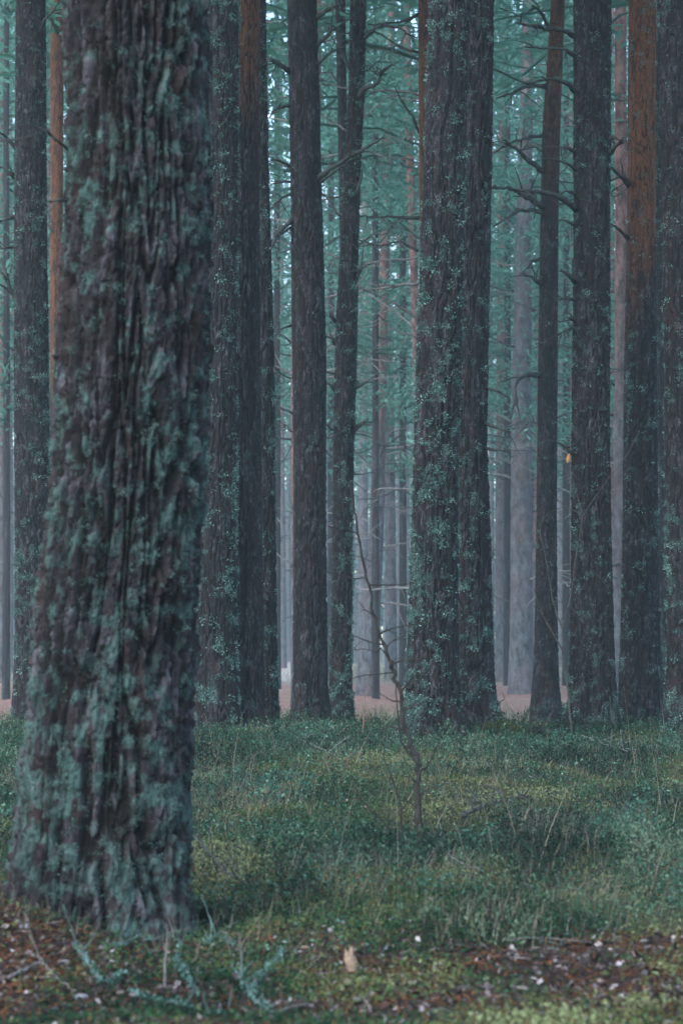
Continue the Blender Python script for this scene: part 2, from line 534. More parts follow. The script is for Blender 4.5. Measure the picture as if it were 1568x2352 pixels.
TREE_N = [0]
BASES = []
def pine(label, spec, D, nth=110, rows=420, cw=.045, ch=.16, amp=.011, up0=99, up1=100, lich=.5, lich_z=1.5,
         tufts=1500, tsize=.022, nbranch=0, bz=None, handbranches=(), mat=None, crown=True, ztop=17.0, flare=.12,
         wander=.0, zvis=None, cell_tint=0, seed=None, btop=True, name='pine_tree', bscale=1.0, crown_kind=None, crown_z=None, group=None, kk_=15, lcell=.05, ksc=1.0, fw=.06, clear=0.0):
    TREE_N[0] += 1
    sd = seed or 1000 + TREE_N[0] * 37
    rng = np.random.default_rng(sd)
    py0 = max(s[0] for s in spec)
    cx = [s for s in spec if s[0] == py0][0]
    bx = at((cx[1] + cx[2]) / 2, py0, D)[0]
    bz_ = float(gz(bx, D))
    zc, xc, rc = trunk_profile(spec, D, ztop, bz_)
    base = np.array([bx, D, bz_])
    root = thing(name, base, label, 'tree', group)
    if 15 < D < 23: BASES.append((bx, D, float(rc[0])))
    ztv = at(784, 0, D)[2] + .5 if zvis is None else zvis
    zz = np.concatenate([np.linspace(bz_ - .25, min(ztv, ztop), rows), np.linspace(ztv + .3, ztop, 14)[1:] if ztop > ztv + 1 else []])
    th = np.arange(nth) / nth * 2 * np.pi
    Zg, TH = np.meshgrid(zz, th, indexing='ij')
    X = np.interp(Zg, zc, xc); R = np.interp(Zg, zc, rc)
    # smooth the centre line a little
    ker = np.ones(15) / 15
    xs = np.convolve(np.pad(X[:, 0], 7, 'edge'), ker, 'valid'); rs = np.convolve(np.pad(R[:, 0], 7, 'edge'), ker, 'valid')
    X = np.repeat(xs[:, None], nth, 1); R = np.repeat(rs[:, None], nth, 1)
    Rm = float(np.median(rc))
    nc = max(5, int(round(2 * np.pi * Rm / cw)))
    U = TH / (2 * np.pi) * nc
    wu = .9 * (fbm(U * .35 * 1.0, Zg / ch * .5, sd, 3) - .5)
    Pn = nc
    wu = 1.1 * (fbm(U, Zg / ch * .6, sd, 3, Pn) - .5)
    f1, f2, cid = voro(U + wu, Zg / ch + 1.3 * (vn(U, Zg / ch * .8, sd + 3, Pn) - .5), sd + 1, Pn)
    e = sstep(.03, .36, f2 - f1)
    g1, g2, cid2 = voro(U * 3 + 2.4 * wu, Zg / ch * 2.6 + 2 * wu, sd + 2, Pn * 3)
    e2 = sstep(.0, .16, g2 - g1)
    fine = fbm(U * 6, Zg / cw * 2.2, sd + 4, 3, Pn * 6)
    nf = fbm(U, Zg / ch * .36, sd + 21, 3, Pn)
    fiss = sstep(.004, fw, np.minimum(np.abs(nf - .41), np.abs(nf - .57)))                  # long winding furrows
    nf2 = fbm(U * 2, Zg / ch * .9, sd + 23, 3, Pn * 2)
    fiss2 = sstep(.0, .045, np.abs(nf2 - .48))
    e = sstep(.0, .13, f2 - f1)
    tilt = .5 + .5 * (np.mod(Zg / ch * 2.6 + cid2 * 3, 1.0))
    amp = amp * 1.35
    h = fiss * (.46 + .16 * e * (.4 + .6 * cid)) + .14 * fiss2 * fiss + .34 * e2 * cid2 * tilt + .34 * (fine - .5)
    h = .55 * h + .45 * (np.floor(h * 5 + .5) / 5)
    big = fbm(U / nc * 6, Zg * 1.1, sd + 6, 2, 6) - .5
    zb = Zg - bz_
    lobes = np.cos(TH * 5 + sd) * .5 + np.cos(TH * 3 + sd * .7) * .5
    fl = flare * np.exp(-np.maximum(zb, 0) / .22) * (.6 + .7 * lobes)
    upf = sstep(up0, up1, zb + 1.2 * (fbm(U / nc * 5, Zg * 1.6, sd + 8, 3, 5) - .5))
    amp_l = amp * (1 - .6 * upf)
    Rr = R * (1 + fl + .05 * big) + amp_l * (h - .55)
    Yc = D + .04 * np.sin(Zg * .6 + sd)
    V = np.stack([X + Rr * np.sin(TH), Yc - Rr * np.cos(TH), Zg], -1)
    n = len(zz)
    i = np.arange(n - 1)[:, None] * nth; j = np.arange(nth)[None, :]; k = (j + 1) % nth
    Q = np.stack([i + j, i + k, i + nth + k, i + nth + j], -1).reshape(-1, 4)
    lz = lich * (.25 + .75 * np.exp(-np.maximum(zb, 0) / lich_z))
    lc = max(6, int(round(2 * np.pi * Rm / lcell)))
    lm = .30 * fbm(U / nc * 5, Zg * 2.2, sd + 12, 2, 5) + .70 * fbm(U / nc * lc, Zg * .85 / lcell, sd + 11, 2, lc)
    lmask = sstep(.70 - .22 * lz, .78 - .22 * lz, lm)
    mk('trunk', V.reshape(-1, 3), Q, mat or M_bark, root, base=base,
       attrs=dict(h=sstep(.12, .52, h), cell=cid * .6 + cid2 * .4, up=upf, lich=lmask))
    if tufts:
        m = int(tufts * 4.5)
        rr = rng.integers(0, rows - 1, m); tt = rng.integers(0, nth, m)
        pm = lmask[rr, tt] * (.08 + .92 * sstep(.2, .5, h[rr, tt])) * (.4 + .6 * sstep(.45, .7, fine[rr, tt])) + .03 * lich
        ok = rng.random(m) < pm * 1.15
        rr, tt = rr[ok][:tufts], tt[ok][:tufts]
        P = V[rr, tt]; a = th[tt]
        Nn = np.stack([np.sin(a), -np.cos(a), np.zeros_like(a)], -1)
        kk = kk_
        P = np.repeat(P, kk, 0); Nn = np.repeat(Nn, kk, 0)
        sz = np.repeat(rng.uniform(.5, 1.5, len(rr)) * tsize, kk)
        tn = np.repeat(rng.normal(.48, .17, len(rr)), kk) + rng.normal(0, .13, len(P))
        Tt = np.stack([-Nn[:, 1], Nn[:, 0], np.zeros(len(P))], -1)
        off = Tt * rng.normal(0, .65, (len(P), 1)) * sz[:, None] + np.array([0, 0, 1]) * rng.normal(0, .45, (len(P), 1)) * sz[:, None]
        P = P + off + Nn * rng.uniform(-.1, .25, (len(P), 1)) * sz[:, None]
        Dd = unit(Nn * rng.uniform(.1, 1, (len(P), 1)) + rng.normal(0, .8, (len(P), 3)))
        Ss = unit(np.cross(Dd, Nn * .6 + rdir(len(P), rng)))
        kv, kq = kites(P, Dd, Ss, ksc * sz * rng.uniform(.2, .8, len(P)), ksc * sz * rng.uniform(.07, .22, len(P)), .15)
        mk('lichen', kv, kq, M_lich if mat is M_bark_big else M_lich2, root, base=base, smooth=False, attrs=dict(tone=np.repeat(np.clip(tn, 0, 1), 4)))
    for hb in handbranches:
        pts, w0 = hb[0], hb[1] * 1.25
        dd = hb[2] if len(hb) > 2 else .0
        bm = hb[3] if len(hb) > 3 else M_twig
        m = len(pts)
        P = [at(px, py, D - .08 - dd * q / max(1, m - 1)) for q, (px, py) in enumerate(pts)]
        # start inside the trunk
        zx = P[0][2]; cxx = np.interp(zx, zc, xc); rx = np.interp(zx, zc, rc)
        P[0] = np.array([cxx + np.sign(P[0][0] - cxx) * min(abs(P[0][0] - cxx), rx * .9), D, zx])
        ac = Acc()
        C = ac.add(P, w0, w0 * .28, sides=6, jit=w0 * .22, rng=rng)
        for s in range(int(rng.integers(2, 5))):
            k0 = int(rng.integers(len(C) // 3, len(C) - 1)); T = unit(C[k0] - C[k0 - 1])
            d = unit(T + rng.normal(0, .7, 3)); l = rng.uniform(.08, .28)
            ac.add([C[k0], C[k0] + d * l * .5, C[k0] + d * l + [0, 0, rng.normal(0, .03)]], w0 * .35, w0 * .14, n=6, sides=4, jit=.003, rng=rng)
        ac.build('dead_branch', bm, root, base=base)
    if nbranch:
        b0, b1 = bz or (2.2, ztv)
        yc = np.full_like(zc, D)
        add_branches(root, base, zc, xc, yc, rc, nbranch, b0 + bz_, b1 + bz_, rng, scale=bscale)
    if crown:
        kind = crown_kind or CROWNS
        o = bpy.data.objects.new('crown', kind[rng.integers(0, len(kind))])
        COL.objects.link(o); o.parent = root
        cz = crown_z if crown_z is not None else ztop - bz_ - 9.5
        zx = cz + bz_
        o.location = (np.interp(zx, zc, xc) - base[0], 0, cz)
        s = rng.uniform(.85, 1.2)
        cs = 1.55 if D < 28 and ztop == 17.0 else 1.0  # near crowns, above the view, widened to shade the trunks and haze below
        o.scale = (s * cs, s * cs, s * rng.uniform(.9, 1.1)); o.rotation_euler = (0, 0, rng.uniform(0, 6.28))
    return root, zc, xc, rc

# the big near tree
pine('huge pine trunk in the left foreground, blurred, thick with blue green lichen', [
    (0, 150, 472), (150, 158, 468), (300, 160, 466), (500, 156, 474), (800, 140, 472), (1000, 130, 464), (1200, 114, 452),
    (1400, 88, 442), (1600, 74, 432), (1800, 55, 428), (1950, 40, 426), (2050, 28, 424), (2110, 5, 428), (2160, -30, 440), (2200, -60, 450)], 6.8,
    nth=440, rows=950, cw=.060, ch=.21, amp=.038, fw=.075, lich=1.12, lich_z=4.5, tufts=9000, tsize=.0115, kk_=26, ksc=.5, lcell=.028, flare=.10, ztop=17, seed=4242, mat=M_bark_big,
    handbranches=[([(154, 342), (123, 314), (89, 290)], .006), ([(156, 452), (132, 458), (112, 466)], .005)])
# middle row, left
B1 = pine('lichen speckled left half of the joined trunk pair right of the huge foreground trunk', [
    (0, 470, 546), (400, 472, 544), (800, 468, 541), (1200, 452, 541), (1500, 440, 541), (1600, 436, 545), (1660, 430, 552)], 16.6,
    nth=150, rows=620, cw=.046, ch=.13, amp=.017, lich=.95, lich_z=2.6, tufts=4200, tsize=.022)
pine('right half of the joined trunk pair, rusty red near the top', [
    (0, 538, 596), (400, 538, 592), (800, 533, 596), (1200, 532, 600), (1500, 532, 604), (1600, 534, 606), (1655, 530, 612)], 17.0,
    nth=130, rows=560, cw=.046, ch=.13, amp=.015, up0=4.0, up1=5.2, lich=.62, lich_z=2.0, tufts=00, tsize=.022, mat=M_bark_warm)
pine('narrow dark pine behind the right edge of the joined trunk pair', [
    (0, 580, 609), (400, 583, 616), (800, 585, 628), (1200, 588, 632), (1500, 590, 636), (1645, 588, 640)], 17.6,
    nth=90, rows=480, cw=.046, ch=.13, amp=.013, lich=.8, lich_z=1.6, tufts=1700, tsize=.022, nbranch=3, bz=(3, 5.4), bscale=.7,
    handbranches=[([(612, 138), (590, 150), (585, 190)], .012)])
C_T = pine('straight dark brown pine with almost no lichen, left of centre', [
    (0, 660, 726), (400, 668, 736), (800, 672, 748), (1200, 675, 748), (1500, 674, 750), (1600, 672, 752), (1648, 668, 758)], 19.0,
    nth=140, rows=600, cw=.050, ch=.11, amp=.014, lich=.22, lich_z=.5, tufts=500, tsize=.016,
    handbranches=[([(730, 409), (761, 384), (828, 346), (884, 315)], .020, .3), ([(733, 416), (765, 396), (800, 372)], .012, .5),
                  ([(664, 236), (635, 249), (618, 269)], .016, .1), ([(658, 159), (630, 138), (612, 138)], .018, .1),
                  ([(667, 502), (648, 525), (620, 561)], .018, .2), ([(667, 515), (640, 541), (622, 572)], .010, .2),
                  ([(665, 382), (645, 369), (620, 366)], .012), ([(666, 413), (640, 418), (620, 423)], .011),
                  ([(733, 100), (761, 69), (787, 56)], .016), ([(733, 34), (761, 18), (787, 5)], .018), ([(733, 141), (756, 123), (782, 108)], .014),
                  ([(668, 745), (650, 752), (632, 762)], .010), ([(666, 440), (645, 455), (622, 478)], .012)])
D_T = pine('slightly crooked slim pine right of the straight dark one, knobbly with old branch stubs', [
    (0, 805, 840), (200, 802, 836), (400, 790, 826), (550, 784, 822), (700, 774, 820), (900, 768, 816), (1000, 766, 812), (1300, 764, 808), (1500, 758, 806), (1600, 756, 808), (1645, 752, 812)], 21.5,
    nth=100, rows=480, cw=.04, ch=.09, amp=.016, lich=1.0, lich_z=1.3, tufts=2600, tsize=.024, nbranch=12, bz=(2.4, 6.5), bscale=.75,
    handbranches=[([(807, 459), (822, 431), (833, 384)], .022), ([(807, 994), (828, 974), (843, 962)], .018), ([(835, 82), (866, 61), (904, 59), (933, 74), (956, 86)], .016, .4),
                  ([(820, 220), (840, 202), (866, 187), (884, 159), (899, 146)], .022, .3), ([(786, 1056), (789, 1032), (780, 1005), (765, 988), (748, 974)], .018, .5),
                  ([(807, 897), (828, 884), (845, 876)], .016), ([(768, 790), (762, 776), (756, 766)], .016), ([(766, 740), (758, 725), (752, 718)], .014),
                  ([(818, 640), (826, 620), (834, 600)], .020), ([(770, 900), (758, 885), (746, 872)], .014), ([(795, 150), (780, 105), (772, 60)], .018)])
pine('thin dark pine close behind the crooked slim one, touching its left side at the top', [
    (0, 770, 792), (300, 776, 797), (500, 780, 800), (900, 783, 801), (1500, 785, 800), (1620, 783, 802)], 26.0,
    nth=40, rows=220, cw=.05, ch=.12, amp=.012, lich=.3, tufts=0, tsize=.022, nbranch=12, bz=(4, 8), bscale=.8)
pine('narrow reddish pine along the upper left edge of the thick sharp trunk', [
    (0, 960, 984), (400, 962, 982), (800, 966, 986), (1300, 975, 995), (1640, 975, 998)], 23.0,
    nth=50, rows=260, cw=.05, ch=.12, amp=.010, lich=.25, up0=2, up1=6, tufts=0, tsize=.02, nbranch=12, bz=(2.5, 7.2), mat=M_bark_warm, bscale=.9,
    handbranches=[([(966, 23), (943, 41), (910, 49), (843, 56)], .018), ([(963, 497), (879, 497), (822, 497)], .015), ([(963, 300), (948, 270), (925, 235), (905, 200)], .014)])
H1 = pine('thick sharp pine right of centre covered with blue green lichen', [
    (0, 988, 1078), (200, 982, 1070), (400, 974, 1065), (800, 960, 1058), (1000, 954, 1052), (1200, 948, 1050), (1500, 938, 1052), (1620, 934, 1056), (1690, 926, 1064)], 16.0,
    nth=190, rows=700, cw=.050, ch=.14, amp=.020, lich=.95, lich_z=2.2, tufts=4200, tsize=.023, flare=.20)
pine('trunk tucked behind the right side of the thick sharp lichen trunk, darker and less mossy', [
    (0, 1062, 1132), (400, 1056, 1127), (800, 1048, 1120), (1000, 1048, 1116), (1200, 1046, 1124), (1500, 1046, 1132), (1620, 1048, 1140), (1672, 1044, 1154)], 16.9,
    nth=150, rows=600, cw=.046, ch=.13, amp=.017, lich=.8, lich_z=1.5, tufts=2600, tsize=.022, flare=.08,
    handbranches=[([(1118, 886), (1148, 900), (1172, 915)], .010), ([(1116, 970), (1146, 984), (1172, 994)], .011), ([(1118, 1028), (1150, 1035), (1166, 1040)], .009)])
K_T = pine('dark lichen flecked pine on the right, third sharp trunk from the right edge', [
    (0, 1318, 1402), (500, 1320, 1400), (1000, 1315, 1400), (1300, 1313, 1404), (1500, 1310, 1409), (1600, 1307, 1413), (1680, 1298, 1422)], 17.3,
    nth=160, rows=620, cw=.046, ch=.11, amp=.016, lich=.85, lich_z=1.8, tufts=3600, tsize=.017, flare=.20,
    handbranches=[([(1318, 205), (1293, 187), (1262, 182), (1223, 187), (1193, 187)], .016, .3), ([(1320, 476), (1287, 451), (1252, 443), (1211, 436), (1170, 431)], .020, .4),
                  ([(1320, 388), (1298, 372), (1250, 361)], .012, .2), ([(1320, 126), (1298, 113), (1246, 110), (1205, 105)], .014, .3),
                  ([(1320, 76), (1287, 67), (1236, 61), (1185, 49)], .018, .4), ([(1320, 645), (1305, 630), (1285, 620)], .018, .1),
                  ([(1320, 684), (1300, 686), (1282, 690)], .012), ([(1320, 733), (1300, 728)], .016), ([(1320, 1046), (1298, 1028), (1277, 1015)], .013),
                  ([(1320, 750), (1300, 758), (1280, 770)], .011), ([(1320, 515), (1300, 506), (1280, 506)], .010), ([(1322, 345), (1303, 338), (1272, 336)], .012),
                  ([(1320, 440), (1303, 438), (1286, 446)], .012), ([(1398, 348), (1420, 330), (1442, 308)], .018, .2), ([(1398, 310), (1425, 320)], .013, .2)])
J_T = pine('slim reddish pine between the hazy grey trunk and the dark lichen flecked one', [
    (0, 1266, 1297), (300, 1246, 1286), (500, 1242, 1282), (900, 1236, 1280), (1200, 1232, 1278), (1400, 1229, 1279), (1550, 1224, 1281), (1640, 1216, 1288)], 22.0,
    nth=100, rows=460, cw=.04, ch=.10, amp=.010, up0=4.4, up1=7.5, lich=.5, lich_z=.55, tufts=800, tsize=.022, mat=M_bark_warm, nbranch=6, bz=(3, 7), bscale=.7,
    handbranches=[([(1254, 192), (1211, 197), (1172, 213), (1134, 228)], .018, .3), ([(1240, 468), (1205, 449), (1172, 433), (1129, 427)], .026, .5),
                  ([(1240, 482), (1198, 482), (1172, 495), (1134, 520)], .018, .3), ([(1240, 392), (1211, 366), (1180, 338), (1154, 320)], .022, .4),
                  ([(1256, 64), (1246, 33), (1223, 13)], .022, .2), ([(1250, 307), (1211, 315), (1172, 328), (1134, 351)], .016, .3),
                  ([(1238, 860), (1210, 861), (1195, 868), (1184, 890), (1184, 933)], .020, .2), ([(1240, 590), (1222, 600), (1212, 616)], .018), ([(1240, 648), (1218, 636), (1202, 628)], .016)])
M_T = pine('pine with bright orange upper bark, second sharp trunk from the right edge', [
    (0, 1445, 1508), (500, 1441, 1506), (1000, 1432, 1507), (1300, 1428, 1510), (1500, 1424, 1514), (1670, 1418, 1520)], 18.6,
    nth=150, rows=600, cw=.050, ch=.10, amp=.012, up0=2.9, up1=4.2, lich=.62, lich_z=1.2, tufts=2300, tsize=.022, flare=.20,
    handbranches=[([(1446, 420), (1420, 400), (1403, 387)], .022, .2), ([(1442, 545), (1420, 525), (1400, 512)], .014, .2)])
N_T = pine('dark mossy pine cut off by the right edge of the photo', [
    (0, 1512, 1602), (500, 1520, 1606), (1000, 1526, 1612), (1500, 1532, 1620), (1665, 1526, 1630)], 16.8,
    nth=130, rows=560, cw=.046, ch=.12, amp=.016, lich=.8, lich_z=2.2, tufts=2600, tsize=.022, flare=.20)
pine('grey mossy trunk in the narrow gap left of the right edge pine', [
    (0, 1500, 1528), (600, 1506, 1530), (1200, 1508, 1534), (1600, 1506, 1538)], 27.0,
    nth=50, rows=260, cw=.045, ch=.12, amp=.012, lich=.8, lich_z=2.5, tufts=500, tsize=.022, nbranch=6, bz=(3, 8), bscale=.8)
O_T = pine('mossy grey pine at the far left, partly behind the huge foreground trunk', [
    (0, 38, 104), (500, 35, 108), (1000, 35, 114), (1300, 36, 120), (1500, 34, 126), (1630, 28, 134)], 20.0,
    nth=140, rows=560, cw=.050, ch=.09, amp=.012, lich=.80, lich_z=6.0, tufts=3000, tsize=.022,
    handbranches=[([(36, 410), (17, 390), (3, 383)], .018), ([(36, 491), (15, 500), (-6, 513)], .018), ([(36, 560), (15, 568), (-8, 574)], .014),
                  ([(36, 340), (20, 318), (-5, 300)], .016), ([(36, 690), (22, 655), (2, 595)], .026), ([(90, 75), (100, 50), (140, 0)], .016, .2)])
P_T = pine('thin bright orange pine behind the gap left of the huge foreground trunk', [
    (0, 116, 147), (400, 117, 146), (800, 116, 142), (1200, 118, 142), (1610, 118, 144)], 27.0,
    nth=60, rows=300, cw=.05, ch=.12, amp=.007, up0=2.2, up1=4.8, lich=.2, lich_z=1, tufts=0, tsize=.02, nbranch=5, bz=(4, 8), bscale=.6)

# ------------------------------------------------------------------ hazy trees farther back (label, rows, distance, orange from, orange to, branches, spruce?)
FAR = [
 ('hazy grey slim pine in the central gap with dark foot beside the sandy path', [(0, 892, 908), (300, 884, 904), (600, 872, 894), (900, 858, 886), (1200, 850, 882), (1450, 830, 872), (1570, 816, 866)], 46, 3, 8, 16, CROWNS),
 ('pink tinted slim trunk just right of the hazy grey one in the central gap', [(0, 868, 884), (500, 874, 890), (900, 882, 904), (1200, 884, 908), (1560, 884, 912)], 58, 4, 9, 8, SPRUCE),
 ('thin crooked coral coloured pine hugging the left side of the thick sharp trunk', [(200, 928, 946), (450, 934, 952), (700, 944, 962), (900, 950, 964), (1300, 955, 967), (1580, 955, 970)], 42, 2.2, 4.5, 12, CROWNS),
 ('broad blue grey trunk fading into haze between the two sharp groups on the right', [(0, 1200, 1228), (300, 1192, 1222), (600, 1182, 1220), (1000, 1174, 1220), (1500, 1170, 1224), (1560, 1166, 1228)], 47, 9, 16, 10, CROWNS),
 ('slim faded pinkish trunk on the left of the broad blue grey one', [(0, 1146, 1160), (600, 1142, 1158), (1100, 1138, 1160), (1550, 1136, 1162)], 55, 3, 8, 14, SPRUCE),
 ('thin pale pink trunk against the left edge of the slim reddish pine', [(0, 1236, 1246), (700, 1226, 1238), (1550, 1218, 1232)], 62, 1, 5, 3, CROWNS),
 ('pale orange thin trunk in the gap left of the dark lichen flecked pine', [(0, 1300, 1316), (800, 1298, 1316), (1550, 1296, 1314)], 60, .5, 3, 10, CROWNS),
 ('faint silvery trunk right beside the slim reddish pine on its right', [(0, 1286, 1296), (800, 1282, 1294), (1550, 1280, 1293)], 76, 12, 16, 4, CROWNS),
 ('soft purple brown trunk between the dark lichen flecked pine and the orange barked one', [(0, 1412, 1438), (500, 1412, 1440), (1000, 1408, 1438), (1600, 1404, 1438)], 33, 2.5, 8, 10, CROWNS),
 ('thin orange sliver of trunk touching the right side of the dark lichen flecked pine', [(0, 1398, 1410), (800, 1398, 1411), (1560, 1398, 1412)], 52, 1, 3, 3, CROWNS),
 ('orange trunk hidden behind the left side of the straight dark brown pine', [(0, 672, 694), (800, 668, 694), (1580, 668, 696)], 36, 1.8, 3.6, 4, CROWNS),
 ('orange topped trunk peeking out on the right of the straight dark brown pine', [(0, 714, 738), (400, 712, 736), (800, 712, 736), (1590, 714, 738)], 34, 4.2, 6.5, 4, CROWNS),
 ('pale pink trunk in the haze left of the straight dark brown pine', [(0, 634, 648), (900, 636, 652), (1540, 638, 658)], 78, 4, 10, 4, SPRUCE),
 ('slender greyish trunk in the slit between the straight dark pine and the crooked slim one', [(0, 752, 762), (800, 752, 764), (1555, 750, 764)], 68, 6, 11, 6, SPRUCE),
 ('pale lilac trunk standing in haze just right of the crooked slim pine', [(0, 838, 852), (800, 826, 846), (1545, 820, 842)], 74, 5, 12, 4, CROWNS),
 ('very faint thin trunk in bright haze, left of two beside the thick sharp trunk', [(0, 908, 917), (800, 910, 921), (1535, 912, 924)], 92, 6, 12, 2, SPRUCE),
 ('very faint thin trunk in bright haze, right of two beside the thick sharp trunk', [(0, 926, 934), (800, 928, 938), (1535, 930, 942)], 98, 6, 12, 2, SPRUCE),
 ('faded pink grey trunk cut by the left edge of the photo', [(0, -6, 8), (800, -4, 12), (1560, -6, 14)], 54, 3, 9, 4, CROWNS),
 ('thin pale trunk between the left edge and the mossy grey pine', [(0, 16, 28), (800, 18, 30), (1550, 16, 30)], 66, 5, 12, 4, SPRUCE),
 ('grey blue trunk seen through the slit on the left of the huge foreground trunk', [(0, 104, 114), (800, 106, 117), (1550, 104, 118)], 48, 9, 14, 4, SPRUCE),
 ('bluish thin trunk just right of the thick lichen pair, low in the haze', [(0, 1120, 1130), (800, 1122, 1132), (1550, 1124, 1136)], 70, 8, 13, 4, SPRUCE),
 ('dim trunk filling the slit between the right edge pine and its grey neighbour', [(0, 1526, 1540), (800, 1524, 1538), (1560, 1522, 1540)], 40, 9, 12, 4, SPRUCE),
]
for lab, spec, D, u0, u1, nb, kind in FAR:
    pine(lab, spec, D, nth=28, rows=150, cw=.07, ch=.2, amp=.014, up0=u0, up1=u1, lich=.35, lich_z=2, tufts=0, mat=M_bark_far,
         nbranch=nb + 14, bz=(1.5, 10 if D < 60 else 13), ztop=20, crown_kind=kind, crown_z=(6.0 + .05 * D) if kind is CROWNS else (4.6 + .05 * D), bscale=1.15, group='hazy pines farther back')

# young teal crowned trees that close the upper gaps
YOUNG = [
 ('bushy green crown at the top between the joined pair and dark brown pine', 636, 50, 9.5), ('green crowned young tree behind the central gap near the top', 862, 44, 8.2),
 ('green crowned tree behind the crooked slim pine', 760, 56, 8.0), ('leafy green crown directly left of the thick sharp trunk high up', 925, 52, 7.0),
 ('bright teal crown at the top left of the slim reddish pine', 1165, 52, 9.5), ('lower green crown behind the broad blue grey trunk', 1215, 62, 7.6),
 ('green crown right behind the slim reddish pine', 1300, 50, 7.0), ('dark green crown behind the orange barked pine', 1420, 46, 7.6),
 ('dim green crown at the far upper left corner', 15, 44, 8.0), ('dim green crown between far left pine and huge trunk', 125, 52, 8.0), ('dark green crown by the upper right corner', 1530, 42, 7.2),
]
for lab, px, D, cz in YOUNG:
    z0 = at(px, 1545, D)
    pine(lab, [(0, px - 6, px + 6), (1545, px - 9, px + 9)], D, nth=16, rows=60, cw=.07, ch=.2, amp=.01, lich=.3, tufts=0, nbranch=8, bz=(3, 9),
         ztop=15, crown_kind=CROWNS, crown_z=cz * .62, bscale=1.1, group='young trees with low green crowns')

# far wood as one mass
def far_wood():
    r = np.random.default_rng(77)
    ac = Acc()
    for k in range(900):
        y = r.uniform(88, 215); x = r.uniform(-.32, .32) * y
        z = float(gz(x, y)); rr = r.uniform(.09, .2)
        ac.add([(x, y, z - .2), (x + r.normal(0, .1), y, z + 8), (x + r.normal(0, .25), y, z + 19)], rr, rr * .5, n=6, sides=6, rng=r, knob=.04)
    nw = ac.n
    n = 230000
    y = r.uniform(80, 215, n); x = r.uniform(-.34, .34, n) * y
    z = r.uniform(2.5, 25, n)
    low = fbm(x * .14, y * .05, 81, 3)
    keep = (fbm(x * .35, z * .5 + y * .07, 83, 3) > .50) & (z > 4.5 + 9 * (low - .3) * 1.2) & (r.random(n) < sstep(3, 12, z) + .1) | ((z < 9) & (y > 145))
    P = np.stack([x, y, z], -1)[keep]; m = len(P)
    D = unit(r.normal(0, 1, (m, 3))); S = unit(np.cross(D, rdir(m, r)))
    ac.kites(P, D, S, r.uniform(.22, .6, m) * (1 + .8 * (P[:, 1] > 145)), r.uniform(.04, .11, m) * (1 + 1.6 * (P[:, 1] > 145)))
    tone = np.concatenate([np.full(nw, -1.), np.repeat(np.clip(fbm(P[:, 0] * .6, P[:, 2] * .8 + P[:, 1] * .2, 85, 3) * 2 - .5 + r.normal(0, .12, m), 0, 1), 4)])
    q = NT('far wood')
    a = q.attr('tone')
    c = q.ramp(a, [(0, (.02, .06, .05)), (.5, (.08, .21, .17)), (1, (.24, .42, .35))])
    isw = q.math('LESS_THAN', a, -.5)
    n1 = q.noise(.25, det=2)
    c = q.mix(isw, c, q.ramp(n1, [(.35, (.12, .16, .18)), (.65, (.22, .21, .215))]))  # trunks coloured pale blue grey, part of the haze is in this tone
    q.l(c, q.b.inputs['Base Color'])
    translucent(q.m, (.10, .24, .17), .3)
    o = ac.build('far_wood', q.m, smooth=False, attrs=dict(tone=tone))
    tag(o, 'far wood of pale trunks and green crowns dissolving in blue haze', 'wood', kind='stuff')
far_wood()

# ------------------------------------------------------------------ ground cover
def fan_points(n, y0, y1, rng, pw=1.0, marg=.7, spread=.16):
    """points on the ground in front of the camera, denser nearby"""
    t = rng.random(n)
    y = (y0 ** (1 - pw) + t * (y1 ** (1 - pw) - y0 ** (1 - pw))) ** (1 / (1 - pw)) if pw != 1 else y0 * (y1 / y0) ** t
    x = rng.uniform(-1, 1, n) * (spread * y + marg)
    return x, y

def cover(name, label, cat, mat, n, y0, y1, mask, length, width, tilt, ntuft, hgt, tone_fn, seed, spread_t=.03, thr=None, bend=.1, pw=1.3):
    r = np.random.default_rng(seed)
    x, y = fan_points(n, y0, y1, r, pw)
    ok = r.random(n) < mask(x, y)
    x, y = x[ok], y[ok]
    m = len(x)
    x = np.repeat(x, ntuft) + r.normal(0, spread_t, m * ntuft); y = np.repeat(y, ntuft) + r.normal(0, spread_t, m * ntuft)
    hh = np.repeat(r.uniform(.5, 1.2, m), ntuft)
    N = len(x)
    z = gz(x, y) + r.uniform(0, 1, N) ** 1.3 * hgt * hh - .004
    P = np.stack([x, y, z], -1)
    D = unit(np.stack([r.normal(0, tilt, N), r.normal(0, tilt, N), r.uniform(.1, 1, N)], -1))
    S = unit(np.cross(D, rdir(N, r)))
    L = r.uniform(.5, 1.4, N) * length * (1 + .25 * sstep(9, 18, y))
    W = r.uniform(.6, 1.3, N) * width * (1 + .35 * sstep(9, 18, y))
    V, Q = kites(P, D, S, L, W, bend)
    tone = np.clip(tone_fn(x, y, r) , 0, 1)
    tone = np.clip(tone + np.repeat(r.normal(0, .14, m), ntuft) + r.normal(0, .10, N), 0, 1)
    o = mk(name, V, Q, mat, smooth=False, attrs=dict(tone=np.repeat(tone, 4)))
    return tag(o, label, cat, kind='stuff')

